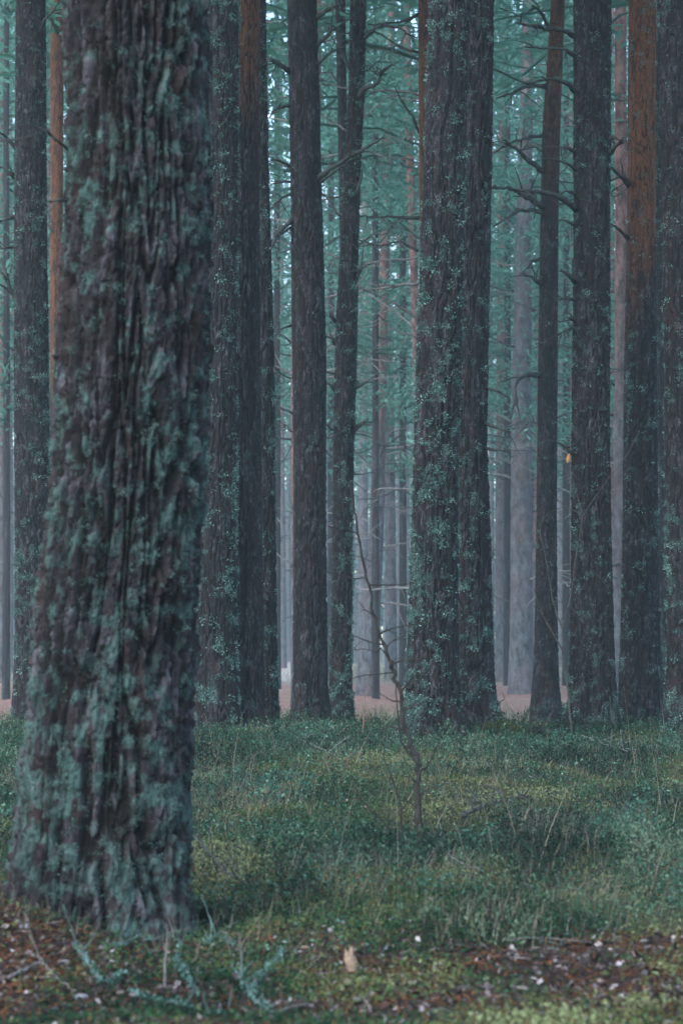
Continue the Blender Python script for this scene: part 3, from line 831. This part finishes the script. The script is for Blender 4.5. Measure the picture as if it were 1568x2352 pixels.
M_moss = tone_material('moss', [(0, (.004, .016, .010)), (.25, (.012, .045, .022)), (.45, (.038, .085, .032)), (.58, (.080, .115, .040)), (.66, (.085, .042, .019)), (.78, (.115, .15, .062)), (1, (.22, .26, .135))])
M_heath = tone_material('heath leaves', [(0, (.004, .011, .008)), (.35, (.009, .030, .018)), (.65, (.025, .075, .042)), (.85, (.07, .14, .09)), (1, (.18, .23, .15))], .6)
M_berry = tone_material('bilberry leaves', [(0, (.010, .040, .026)), (.6, (.05, .145, .10)), (1, (.16, .30, .23))], .55)
M_straw = tone_material('dry grass', [(0, (.04, .06, .035)), (.4, (.11, .115, .075)), (.75, (.25, .22, .165)), (1, (.38, .36, .31))])
M_litter = tone_material('needle litter', [(0, (.018, .011, .009)), (.4, (.07, .028, .014)), (.7, (.19, .075, .030)), (1, (.30, .15, .075))])
M_pale = tone_material('dead leaves', [(0, (.015, .012, .012)), (.4, (.055, .045, .042)), (.7, (.17, .15, .15)), (1, (.42, .39, .40))])

moss_tone = lambda x, y, r: -.64 + 2.2 * fbm(x * 2.2, y * 1.4, 91, 4) + .12 * sstep(.5, .7, fbm(x * .9 + 4, y * .7, 92, 2)) - .10 * heath_mask(x, y)
cover('moss', 'low cushions of yellow green moss covering the forest floor', 'moss', M_moss, 150000, 4.5, 24,
      lambda x, y: np.clip(1.0 - .85 * litter_mask(x, y) * (.4 + .8 * sstep(.35, .6, vn(x * 5, y * 4, 44))) - .45 * heath_mask(x, y), .04, 1), .013, .0034, .8, 4, .034, moss_tone, 11)
cover('heath', 'dark green heath and bilberry shrubs on the low rise', 'ground shrubs', M_heath, 42000, 5.2, 21,
      lambda x, y: heath_mask(x, y) * np.clip(1 - litter_mask(x, y) * 1.2, 0, 1),   .018, .0032, .6, 10, .080, lambda x, y, r: -.5 + 1.9 * fbm(x * 2.8, y * 2.0, 93, 3), 12, .035)

def grass(seed, n, label, y0, y1, mask, l0, l1, wid, mat, tone):
    r = np.random.default_rng(seed)
    x, y = fan_points(n, y0, y1, r, 1.3)
    cl = r.random(n) < mask(x, y)
    x, y = x[cl], y[cl]; n = len(x)
    z = gz(x, y) - .005
    L = r.uniform(l0, l1, n) * (.5 + vn(x * 3, y * 3, 95)); az = r.uniform(0, 2 * np.pi, n); lean = np.abs(r.normal(.25, .3, n))
    d = np.stack([np.cos(az) * lean, np.sin(az) * lean, np.ones(n)], -1); d = unit(d)
    s = np.stack([-np.sin(az + .7), np.cos(az + .7), np.zeros(n)], -1)
    out = np.stack([np.cos(az), np.sin(az), -np.ones(n) * .35], -1)
    W = (wid * r.uniform(.6, 1.3, n))[:, None]; Lc = L[:, None]
    p0 = np.stack([x, y, z], -1)
    rows = []
    for k, t in enumerate((0, .4, .75, 1.0)):
        c = p0 + d * Lc * t + out * Lc * (t * t) * (.32 * np.abs(r.normal(.6, .5, (n, 1))) if k == 3 else .12 * t)
        w_ = W * (1 - t * .85)
        rows += [c - s * w_, c + s * w_]
    V = np.stack(rows, 1).reshape(-1, 3)
    b = np.arange(n)[:, None] * 8
    Q = np.concatenate([b + np.array([[0, 1, 3, 2]]), b + np.array([[2, 3, 5, 4]]), b + np.array([[4, 5, 7, 6]])], 0)
    o = mk('grass', V, Q, mat, smooth=False, attrs=dict(tone=np.repeat(np.clip(tone + r.normal(0, .2, n), 0, 1), 8)))
    tag(o, label, 'grass', kind='stuff')
grass(21, 60000, 'short dry straw coloured grass among the moss', 6.3, 21, lambda x, y: .12 + .85 * straw_mask(x, y) + .22 - .4 * litter_mask(x, y), .04, .11, .0011, M_straw, .5)
grass(22, 9000, 'thin green grass blades standing in the moss', 6.0, 24, lambda x, y: .6 - .5 * litter_mask(x, y), .03, .085, .0014, M_moss, .5)
grass(23, 260, 'long scattered dry stalks leaning over the heath', 7.5, 22, lambda x, y: .8 + 0 * x, .15, .34, .0013, M_straw, .7)
M_stem = tone_material('thin stems', [(0, (.015, .013, .013)), (.5, (.05, .04, .04)), (.75, (.15, .13, .13)), (1, (.33, .31, .31))])
grass(25, 30000, 'thin bare stems of heath and bilberry tangled over the rise', 6.4, 21, lambda x, y: .15 + .8 * np.maximum(heath_mask(x, y), straw_mask(x, y)) - .3 * litter_mask(x, y), .035, .14, .0013, M_stem, .45)
grass(24, 30000, 'pale coarse grass along the sandy path beyond the rise', 24, 75, lambda x, y: 1 - path_mask(x, y)[0], .10, .26, .008, M_straw, .45)

cover('needle_litter', 'fallen orange brown needles on the bare ground', 'needle litter', M_litter, 60000, 4.5, 12,
      lambda x, y: np.clip(litter_mask(x, y) * 1.1 + .06, 0, 1), .030, .0013, 3.0, 3, .006, lambda x, y, r: .25 + .6 * fbm(x * 3, y * 3, 96, 3), 13, .02)
cover('leaf_litter', 'small grey and brown dead leaves and bark crumbs strewn on the ground', 'leaf litter', M_pale, 18000, 4.5, 12,
      lambda x, y: np.clip(litter_mask(x, y) * .9 + .07, 0, 1), .020, .0068, 2.0, 2, .016, lambda x, y, r: r.uniform(.0, 1, len(x)) ** 1.7, 14, .03)
cover('bark_crumbs', 'dark crumbs of bark and rotten wood on the bare ground', 'bark crumbs', M_pale, 12000, 4.5, 9,
      lambda x, y: np.clip(litter_mask(x, y) * 1.0 + .03, 0, 1), .030, .009, 3.5, 2, .008, lambda x, y, r: r.uniform(.0, .15, len(x)), 15, .03)

cover('twig_litter', 'short dead twigs and bark strips scattered over moss and needles', 'twig litter', M_stem, 5200, 4.5, 15,
      lambda x, y: .25 + .6 * litter_mask(x, y), .060, .0021, 4.0, 2, .018, lambda x, y, r: r.uniform(0, 1, len(x)) ** 1.5 * .95, 16, .05)
cover('bilberry_leaves', 'scattered light teal leaves of bilberry on the moss', 'bilberry', M_berry, 16000, 5.5, 20,
      lambda x, y: sstep(.45, .65, fbm(x * 2.2 + 5, y * 1.6, 97, 3)) * (1 - litter_mask(x, y)), .013, .0045, 1.2, 4, .075, lambda x, y, r: .2 + .6 * r.random(len(x)), 17, .03)

# low shrubs one can tell from the carpet
def shrub_mesh(seed):
    r = np.random.default_rng(seed)
    st = Acc(); P = []; D = []
    for k in range(int(r.integers(16, 26))):
        az = r.uniform(0, 2 * np.pi); le = abs(r.normal(.35, .25)); L = r.uniform(.07, .17)
        d = np.array([math.cos(az) * le, math.sin(az) * le, 1.0]); d /= np.linalg.norm(d)
        p0 = np.array([r.normal(0, .05), r.normal(0, .05), -.03])
        C = st.add([p0, p0 + d * L * .5 + r.normal(0, .008, 3), p0 + d * L + [math.cos(az) * .03, math.sin(az) * .03, -.01]], .0016, .0008, n=7, sides=4, rng=r)
        for q in range(int(r.integers(12, 30))):
            c = C[int(r.integers(2, 7))] + r.normal(0, .009, 3)
            P.append(c); D.append(r.normal(0, .6, 3) + d * .5)
    P = np.array(P); D = unit(np.array(D)); S = unit(np.cross(D, rdir(len(P), r)))
    kv, kq = kites(P, D, S, r.uniform(.007, .019, len(P)), r.uniform(.0022, .0052, len(P)), .12)
    a = mk('stems', np.vstack(st.V), [np.vstack(st.Q), np.vstack(st.T)], M_sap, link=False)
    tn = np.clip(r.normal(.45 + .2 * (seed % 3 - 1), .2, len(P)), 0, 1)
    b = mk('leaves', kv, kq, M_berry if seed % 5 == 1 else M_heath, smooth=False, link=False, attrs=dict(tone=np.repeat(tn, 4)))
    return a, b
SHRUBS = [shrub_mesh(600 + k) for k in range(6)]
def shrubs():
    r = np.random.default_rng(55)
    spots = []
    for cx, cy, n, sx, sy in [(1.15, 9.0, 26, .35, .9), (.35, 8.7, 10, .25, .3), (.55, 11.5, 8, .8, .5), (-.5, 11.0, 10, .3, 1.2), (1.9, 14.5, 12, .7, .8), (0, 15.0, 22, .9, .8),
                              (1.0, 15.6, 12, .6, .6), (-.35, 8.2, 7, .2, .6), (.1, 7.4, 8, .5, .3), (-1.6, 11, 8, .3, 1.5)]:
        for k in range(n): spots.append((cx + r.normal(0, sx), cy + r.normal(0, sy)))
    for bx, by, br in BASES:
        for k in range(3): spots.append((bx + r.uniform(-1.3, 1.3) * br, by - br - r.uniform(.0, .35)))
    for x, y in spots:
        a, b = SHRUBS[int(r.integers(0, 6))]
        root = thing('heath_shrub', (x, y, float(gz(x, y))), 'low dark green heath shrub with thin stems on the mossy rise', 'shrub', 'heath shrubs on the mossy rise')
        s = r.uniform(.7, 1.45); root.scale = (s, s, s * r.uniform(.7, 1.15)); root.rotation_euler = (0, 0, r.uniform(0, 6.28))
        for nm, me in (('stems', a), ('leaves', b)):
            o = bpy.data.objects.new(nm, me); COL.objects.link(o); o.parent = root
shrubs()

# ------------------------------------------------------------------ saplings, sticks, stones
def gpt(px, py, lift=0.0):
    p = hit(px, py); p[2] += lift; return p

def plant(name, label, cat, base_px, stems, mat, extra=None, D=None):
    """stems: list of (points in the frame, start radius, part name); all at the distance of the base"""
    b = hit(*base_px)
    Dd = D or b[1]
    if D:
        b = at(base_px[0], base_px[1], D); b[2] = float(gz(b[0], D))
    root = thing(name, b, label, cat)
    r = np.random.default_rng(int(base_px[0] * 7 + base_px[1]))
    for pts, rad, part in stems:
        n = len(pts)
        drift = r.normal(0, .05)
        P = [at(px, py, Dd + drift * (k / max(1, n - 1)) * (1 if part != 'stem' else 0)) for k, (px, py) in enumerate(pts)]
        ac = Acc(); rad = rad * 1.25
        C = ac.add(P, rad, rad * .3, n=max(10, n * 4), sides=6, jit=rad * .25, rng=r, knob=.1)
        if part == 'branch':
            for s in range(int(r.integers(2, 6))):
                k0 = int(r.integers(2, len(C) - 1)); T = unit(C[k0] - C[k0 - 1])
                d = unit(T * .7 + r.normal(0, .6, 3)); l = r.uniform(.02, .09)
                ac.add([C[k0], C[k0] + d * l * .5, C[k0] + d * l], rad * .35, rad * .15, n=4, sides=4, rng=r)
        ac.build(part, mat, root, base=b)
    return root, b, Dd

plant('sapling', 'bare young sapling with thin wiry side branches in front of the thick sharp trunk', 'sapling', (966, 1965), [
    ([(966, 1972), (963, 1915), (959, 1850), (959, 1780), (956, 1748), (945, 1712), (930, 1668), (922, 1622), (920, 1584), (907, 1561), (901, 1532), (892, 1512), (874, 1461), (858, 1407), (849, 1350), (835, 1302), (820, 1210), (808, 1150), (803, 1110)], .0100, 'stem'),
    ([(956, 1750), (940, 1732), (922, 1702), (915, 1655), (910, 1609), (908, 1571), (902, 1536)], .0042, 'stem'),
    ([(839, 1327), (812, 1329), (792, 1325), (756, 1315), (730, 1302), (694, 1279)], .0024, 'branch'),
    ([(851, 1344), (879, 1343), (907, 1344), (943, 1341), (985, 1337)], .0024, 'branch'),
    ([(872, 1455), (887, 1448), (917, 1440), (948, 1435), (1010, 1430)], .0032, 'branch'),
    ([(879, 1481), (858, 1477), (835, 1470), (802, 1458), (761, 1453)], .0030, 'branch'),
    ([(889, 1507), (874, 1489), (866, 1497), (835, 1491), (815, 1493), (794, 1497)], .0028, 'branch'),
    ([(899, 1527), (915, 1520), (943, 1515), (985, 1505)], .0030, 'branch'),
    ([(922, 1588), (943, 1561), (956, 1550), (960, 1530), (966, 1516)], .0034, 'branch'),
    ([(916, 1612), (899, 1609), (874, 1594), (846, 1573)], .0026, 'branch'),
    ([(901, 1545), (874, 1548), (828, 1553), (797, 1563), (756, 1561)], .0024, 'branch'),
    ([(820, 1224), (807, 1221), (764, 1212), (725, 1197), (705, 1197)], .0022, 'branch'),
    ([(925, 1640), (948, 1622), (975, 1612), (1000, 1590)], .0026, 'branch'),
    ([(935, 1685), (912, 1672), (885, 1668), (858, 1650)], .0026, 'branch'),
    ([(960, 1830), (985, 1812), (1010, 1806), (1030, 1788)], .0028, 'branch'),
    ([(959, 1860), (938, 1842), (915, 1838)], .0026, 'branch'),
    ([(864, 1425), (850, 1408), (838, 1400), (822, 1380)], .0024, 'branch'),
    ([(884, 1490), (905, 1470), (930, 1462)], .0022, 'branch'),
    ([(912, 1650), (895, 1668), (860, 1685), (838, 1700)], .0024, 'branch'),
    ([(958, 1778), (966, 1772), (983, 1757), (1003, 1717), (1013, 1702)], .0045, 'branch'),
    ([(957, 1800), (945, 1788), (930, 1782)], .0028, 'branch')], M_sap)
plant('dead_shoot', 'dark leafless shoot leaning left of the bare young sapling', 'shoot', (934, 1952), [
    ([(934, 1955), (921, 1902), (921, 1852), (906, 1807), (886, 1752), (878, 1730)], .0045, 'stem'),
    ([(921, 1860), (940, 1840), (955, 1815)], .0025, 'branch')], M_sap)
plant('dead_shoot', 'long dark shoot arching low to the left at the foot of the bare sapling', 'shoot', (942, 1972), [
    ([(942, 1975), (928, 1937), (883, 1892), (838, 1847), (805, 1790)], .0042, 'stem'),
    ([(905, 1915), (890, 1870), (880, 1840)], .0022, 'branch')], M_sap)
plant('dead_shoot', 'short upright red twig on the rise in front of the sandy path', 'shoot', (832, 1690), [
    ([(833, 1692), (835, 1640), (838, 1600), (841, 1590)], .004, 'stem'), ([(834, 1648), (842, 1640), (848, 1636)], .002, 'branch')], M_rust_twig)
sap2, s2b, s2D = plant('sapling', 'slender forked sapling with one orange leaf in front of the dark lichen flecked pine', 'sapling', (1313, 1700), [
    ([(1314, 1702), (1309, 1647), (1305, 1597), (1299, 1559), (1291, 1500), (1291, 1447), (1285, 1430), (1274, 1397), (1263, 1345), (1252, 1274), (1240, 1224), (1246, 1195), (1263, 1176), (1296, 1164)], .0062, 'stem'),
    ([(1291, 1447), (1299, 1412), (1313, 1353), (1318, 1312), (1325, 1259), (1337, 1192), (1346, 1174), (1390, 1107), (1428, 1061), (1467, 994)], .0048, 'stem'),
    ([(1336, 1195), (1325, 1176), (1308, 1169), (1272, 1140), (1244, 1102), (1236, 1061), (1234, 1040)], .0035, 'branch'),
    ([(1337, 1190), (1326, 1140), (1314, 1100), (1308, 1066)], .0030, 'branch'),
    ([(1293, 1497), (1272, 1459), (1246, 1412), (1228, 1359), (1232, 1352)], .0050, 'branch'),
    ([(1289, 1440), (1287, 1425), (1295, 1412), (1291, 1385), (1280, 1350)], .0030, 'branch')], M_sapgrey)
def leaf(parent, base, p, L, W, mat, ang):
    t = np.linspace(0, 1, 7); wd = np.sin(t * np.pi) ** .8 * W
    V = []
    for a, b in zip(t, wd):
        c = np.array([math.sin(ang) * a * L, .01 * math.sin(a * 5), -math.cos(ang) * a * L])
        s = np.array([math.cos(ang), .5, math.sin(ang)])
        V += [p + c - s * b + [0, .006, 0], p + c, p + c + s * b + [0, .008, 0]]
    Q = []
    for k in range(6):
        for j in (0, 1): Q.append([3 * k + j, 3 * k + j + 1, 3 * k + j + 4, 3 * k + j + 3])
    mk('leaf', V, np.array(Q), mat, parent, base=base, attrs=dict(tone=np.full(len(V), .8)))
M_leaf = tone_material('orange leaf', [(0, (.20, .09, .03)), (1, (.52, .24, .08))])
leaf(sap2, s2b, at(1308, 1040, s2D), .075, .013, M_leaf, -.25)

plant('dead_shoot', 'thin twig leaning on the right foot of the dark lichen flecked pine', 'shoot', (1424, 1690), [
    ([(1424, 1690), (1412, 1668), (1404, 1640), (1400, 1600)], .007, 'stem')], M_twig, D=16.4)
plant('dead_shoot', 'little bare heath shoot on the rise left of the slim reddish pine foot', 'shoot', (1195, 1690), [
    ([(1196, 1700), (1198, 1670), (1203, 1640), (1206, 1620)], .005, 'stem'), ([(1198, 1665), (1212, 1640), (1217, 1618)], .003, 'branch'), ([(1199, 1680), (1190, 1655), (1186, 1640)], .003, 'branch')], M_sap)
plant('dead_shoot', 'curled dark twig beside the right foot of the thick trunk pair', 'shoot', (1158, 1672), [
    ([(1158, 1674), (1150, 1640), (1147, 1615), (1158, 1606), (1152, 1590)], .006, 'stem')], M_twig)
plant('dead_shoot', 'thin bent stem standing in front of the huge trunk foot', 'shoot', (378, 2277), [
    ([(378, 2285), (378, 2240), (380, 2192), (385, 2150), (382, 2120)], .0028, 'stem')], M_twig_pale)

def stick(label, pts, rad, mat, lift=.012, twigs=4, name='fallen_branch', forks=(), lich=False):
    P = [gpt(px, py, lift) for px, py in pts]
    b = P[0].copy(); b[2] = float(gz(b[0], b[1]))
    r = np.random.default_rng(int(pts[0][0] * 3 + pts[0][1]))
    root = thing(name, b, label, 'branch')
    ac = Acc()
    C = ac.add(P, rad, rad * .4, n=max(12, len(P) * 7), sides=8, jit=rad * .35, rng=r, knob=.12)
    ac.build('stem', mat, root, base=b)
    Cs = [C]
    for f in forks:
        Pf = [gpt(px, py, lift * 1.5) for px, py in f]
        a2 = Acc(); Cs.append(a2.add(Pf, rad * .6, rad * .25, n=max(8, len(Pf) * 6), sides=6, jit=rad * .25, rng=r)); a2.build('side_branch', mat, root, base=b)
    for s in range(twigs):
        a2 = Acc(); k0 = int(r.integers(2, len(C) - 1)); T = unit(C[k0] - C[k0 - 1])
        d = unit(T * .5 + r.normal(0, .6, 3) + [0, 0, .45]); l = r.uniform(.05, .14)
        a2.add([C[k0], C[k0] + d * l * .5, C[k0] + d * l + r.normal(0, .01, 3)], rad * .45, rad * .18, n=7, sides=5, jit=.001, rng=r)
        a2.build('twig', mat, root, base=b)
    if lich:
        CC = np.vstack(Cs); m = len(CC) * 22
        P = CC[r.integers(0, len(CC), m)] + r.normal(0, rad * .75, (m, 3))
        D = unit(r.normal(0, 1, (m, 3)) + [0, 0, .5]); S = unit(np.cross(D, rdir(m, r)))
        kv, kq = kites(P, D, S, r.uniform(.003, .010, m), r.uniform(.0012, .0035, m), .15)
        mk('lichen', kv, kq, M_lich, root, base=b, smooth=False, attrs=dict(tone=np.repeat(np.clip(r.normal(.46, .2, m), 0, 1), 4)))
    return root

stick('lichen crusted branch curving like a hook on the needles below the huge trunk', [(172, 2182), (190, 2212), (220, 2247), (245, 2272), (285, 2254)], .0062, M_twig_lich, lich=True)
stick('pale green lichen branch lying just under the foot of the huge trunk', [(235, 2187), (270, 2187), (310, 2167), (350, 2172), (372, 2152)], .0058, M_twig_lich, lich=True)
stick('long lichen branch along the bottom edge left of centre', [(296, 2290), (340, 2307), (400, 2322), (465, 2337), (540, 2349)], .0055, M_twig_lich, lich=True)
stick('forked lichen branch at the bottom near the centre, thickest of the lichen branches', [(538, 2238), (563, 2282), (590, 2317), (625, 2350)], .0085, M_twig_lich, lich=True, forks=[[(575, 2290), (612, 2245), (648, 2207)]])
stick('short lichen twig between the hook shaped branch and the forked one', [(420, 2235), (432, 2262), (452, 2296)], .0045, M_twig_lich, lich=True, twigs=2)
stick('thin grey twig near the bottom left corner', [(20, 2262), (60, 2240), (95, 2230), (130, 2262), (170, 2290)], .0038, M_twig_pale, twigs=5)
stick('crooked twig with lichen ends right of the huge trunk foot', [(400, 2140), (412, 2180), (405, 2225), (425, 2262)], .0038, M_twig_lich, lich=True, twigs=5)
stick('small lichen sprig below the dark moss cushion', [(470, 2180), (500, 2165), (540, 2185)], .0038, M_twig_lich, lich=True, twigs=4)
stick('dark dead stick with upright twigs lying just right of the huge trunk', [(424, 1922), (455, 1952), (490, 1992), (520, 2027), (572, 2058)], .0055, M_twig, lift=.03, twigs=4)
plant('dead_shoot', 'bare upright twig rising from the dark dead stick, left one of two', 'shoot', (458, 1952), [([(458, 1955), (456, 1892), (463, 1847), (472, 1802), (480, 1778)], .0028, 'stem')], M_twig)
plant('dead_shoot', 'bare upright twig rising from the dark dead stick, right one of two', 'shoot', (492, 1990), [([(493, 1992), (484, 1930), (478, 1867), (486, 1835)], .0024, 'stem')], M_twig)
stick('dark fallen branch with short side twigs in the grass right of the sapling', [(1062, 1905), (1100, 1886), (1154, 1867), (1214, 1854)], .0095, M_twig, lift=.05, twigs=9, forks=[[(1154, 1870), (1135, 1850), (1098, 1842)], [(1100, 1888), (1085, 1868), (1072, 1850)]])
stick('pale crooked stick just right of the sapling foot', [(975, 1950), (1004, 1947), (1034, 1990), (1104, 2022)], .0060, M_twig_pale, lift=.03, twigs=4)
stick('pale straight twig lying on the needle strip at lower right', [(1160, 2172), (1234, 2167), (1310, 2172)], .0042, M_twig_pale, twigs=2)
stick('dark rotten stick on the needles near the bottom right of centre', [(1005, 2290), (1094, 2277), (1204, 2277)], .0065, M_twig, twigs=2, lift=.006)
stick('thick dark rotten branch along the bottom edge on the right', [(990, 2330), (1134, 2340), (1310, 2349)], .011, M_twig, twigs=1, lift=.002)
stick('grey twig in the heath between the dark brown pine and the sapling', [(660, 1700), (715, 1727), (770, 1752)], .0065, M_twig_pale, lift=.04, twigs=5)
stick('dark branch lying on the rise below the slim reddish pine', [(1150, 1684), (1220, 1690), (1290, 1696)], .0090, M_twig, lift=.05, twigs=5)
stick('whitish twig tangle in the heath below the dark lichen flecked pine', [(1335, 1712), (1385, 1730), (1440, 1752)], .006, M_twig_pale, lift=.06, twigs=7)
stick('thin dark twig standing crooked in the moss near the right edge', [(1438, 1885), (1446, 1862), (1450, 1840)], .006, M_twig, lift=.05, twigs=3)
stick('short dark log half sunk in the litter at lower right', [(1420, 2142), (1480, 2128), (1530, 2118)], .009, M_twig, lift=.0, twigs=2)
stick('small dark stick in the middle of the needle strip', [(900, 2205), (945, 2200), (985, 2208)], .007, M_twig, lift=.002, twigs=1)
stick('thin reddish twig on the moss right of the dark moss cushion', [(548, 2086), (590, 2098), (640, 2094)], .003, M_rust_twig, lift=.01, twigs=2)
stick('thin mossy twig behind the needle strip below the sapling', [(850, 2096), (905, 2088), (962, 2092)], .0036, M_twig, lift=.01, twigs=2)

M_stone = wood_material('pale stone', (.12, .12, .135), (.30, .29, .32), .3)
M_chip = wood_material('pale wood', (.16, .115, .08), (.32, .23, .165), 0)
def stone(label, px, py, w_, h_, mat=M_stone, name='stone', cat='stone', group=None, n=14):
    p = gpt(px, py); s = p[1] / F
    r = np.random.default_rng(int(px * 5 + py))
    bm = bmesh_ico()
    V = bm[0].copy(); 
    V = V * (1 + .22 * (r.random((len(V), 1)) - .5))
    V[:, 2] = np.where(V[:, 2] > .45, .45 + (V[:, 2] - .45) * .3, V[:, 2])
    V = V * [w_ * s * .5, w_ * s * .4, h_ * s * .6]
    a = r.uniform(0, 3.1); ca, sa = math.cos(a * .2), math.sin(a * .2)
    V = np.stack([V[:, 0] * ca - V[:, 1] * sa, V[:, 0] * sa + V[:, 1] * ca, V[:, 2]], -1)
    o = mk(name, V, bm[1], mat, smooth=False)
    o.location = (p[0], p[1], p[2] + h_ * s * .25)
    return tag(o, label, cat, group)
_ICO = []
def bmesh_ico():
    if not _ICO:
        import bmesh
        b = bmesh.new(); bmesh.ops.create_icosphere(b, subdivisions=3, radius=1)
        b.verts.ensure_lookup_table()
        _ICO.append((np.array([v.co[:] for v in b.verts]), np.array([[v.index for v in f.verts] for f in b.faces])))
        b.free()
    return _ICO[0]
STONES = [('pale grey stone at the right foot of the huge trunk, largest there', 432, 2098, 26, 22), ('light stone just above the dark moss cushion', 458, 2068, 22, 14),
 ('small white stone on the moss right of the huge trunk', 588, 1997, 18, 9), ('bluish stone at the bottom left by the hook shaped branch', 185, 2300, 34, 20),
 ('whitish pebble among needles left of the hook shaped branch', 148, 2216, 28, 14), ('pale stone at the very bottom left of centre', 830, 2304, 40, 16),
 ('grey stone with dark underside right of the dark moss cushion', 582, 2122, 34, 15), ('flat light stone near the bottom right', 1232, 2333, 40, 9),
 ('pale bluish stone on the needle strip at right', 1166, 2208, 20, 12), ('white pebble on the moss at the left of the needle strip', 788, 2123, 15, 12),
 ('light flat stone on the moss at right above the needle strip', 1366, 2112, 36, 14), ('whitish stone near the right end of the needle strip', 1478, 2166, 20, 9),
 ('pale stone in the moss below the dark heath patch', 1348, 2036, 20, 12), ('light grey stone pair member beneath the forked branch', 705, 2316, 30, 14),
 ('small light pebble left of centre on the needle strip', 1000, 2186, 24, 10), ('pinkish pale pebble at the bottom centre', 1110, 2302, 26, 10),
 ('small grey stone on the litter between the forked branch and the beige wood stub', 735, 2244, 22, 12), ('pale flake on the litter above the forked branch', 655, 2168, 26, 9),
 ('tiny bright pebble under the sapling on the moss', 925, 2118, 12, 8), ('grey pebble on the right part of the needle strip', 1300, 2150, 16, 10)]
for s_ in STONES: stone(*s_)
def stub():
    p = gpt(812, 2236)
    r = np.random.default_rng(5)
    V, Q, T, C = tube([p + [0, 0, -.02], p + [-.004, 0, .02], p + [-.010, .005, .032], p + [-.014, .005, .046]], .018, .012, n=7, sides=11, rng=r, knob=.08)
    top = 6 * 11
    V[top:top + 11, 2] += r.uniform(-.014, .018, 11)
    o = mk('wood_stub', V - p, [Q, T], M_chip, smooth=False)
    o.location = [float(c) for c in p]
    tag(o, 'broken beige wood stub standing in the litter at the bottom centre', 'wood stub')
stub()
stone('orange bark chip lying by the forked branch', 600, 2150, 22, 10, M_rust_twig, 'bark_chip', 'bark chip')
stone('tan bark chip beside the beige wood stub', 700, 2180, 24, 9, M_chip, 'bark_chip', 'bark chip')

def moss_cushion(label, px, py, wpx, hm, seed, dens=5200, tone=.25, mat=None, length=.014):
    p = gpt(px, py); s = p[1] / F; R = wpx * s / 2
    r = np.random.default_rng(seed)
    th = np.linspace(0, 2 * np.pi, 28, endpoint=False); ph = np.linspace(0, 1, 9)
    V = []
    for q in ph:
        rad = R * np.cos(q * np.pi / 2) ; z = hm * np.sin(q * np.pi / 2) * (.55 + .9 * vn(np.cos(th) * 2 + 5 + q * 3, np.sin(th) * 2 + 5, seed))
        wob = 1 + .2 * np.cos(th * 3 + seed) + .1 * np.cos(th * 5)
        V.append(np.stack([rad * wob * np.cos(th), rad * .8 * wob * np.sin(th), z - .02 + 0 * th], -1))
    V = np.vstack(V)
    i = np.arange(8)[:, None] * 28; j = np.arange(28)[None, :]; k = (j + 1) % 28
    Q = np.stack([i + j, i + k, i + 28 + k, i + 28 + j], -1).reshape(-1, 4)
    idx = r.integers(0, len(V), dens); P = V[idx] + r.normal(0, R * .07, (dens, 3))
    Nn = unit(P * [1, 1, 1.5]); D = unit(Nn + r.normal(0, .5, (dens, 3))); S = unit(np.cross(D, rdir(dens, r)))
    kv, kq = kites(P, D, S, r.uniform(.6, 1.4, dens) * length, r.uniform(.002, .005, dens), .1)
    tn = np.concatenate([np.full(len(V), tone * .5), np.repeat(np.clip(r.normal(tone, .12, dens), 0, 1), 4)])
    o = mk('moss_cushion', np.vstack([V, kv]), np.vstack([Q, kq + len(V)]), mat or M_moss, attrs=dict(tone=tn), smooth=False)
    o.location = [float(c) for c in p]
    tag(o, label, 'moss cushion')
moss_cushion('dark green moss cushion right of the huge trunk foot, left of a pair', 478, 2128, 62, .045, 1, tone=.08, mat=M_heath)
moss_cushion('dark green moss cushion right of the huge trunk foot, right of a pair', 515, 2146, 40, .035, 2, tone=.06, mat=M_heath)

moss_cushion('green moss hump round the foot of the slim reddish pine', 1262, 1652, 96, .16, 4, dens=9000, tone=.30, length=.03)
moss_cushion('bright yellow green moss hump below the right foot of the thick trunk pair', 1150, 1690, 110, .07, 5, dens=9000, tone=.62, length=.025)
moss_cushion('teal green leafy tuft on the moss under the sapling', 988, 2120, 50, .03, 6, dens=900, tone=.9, mat=M_heath, length=.025)
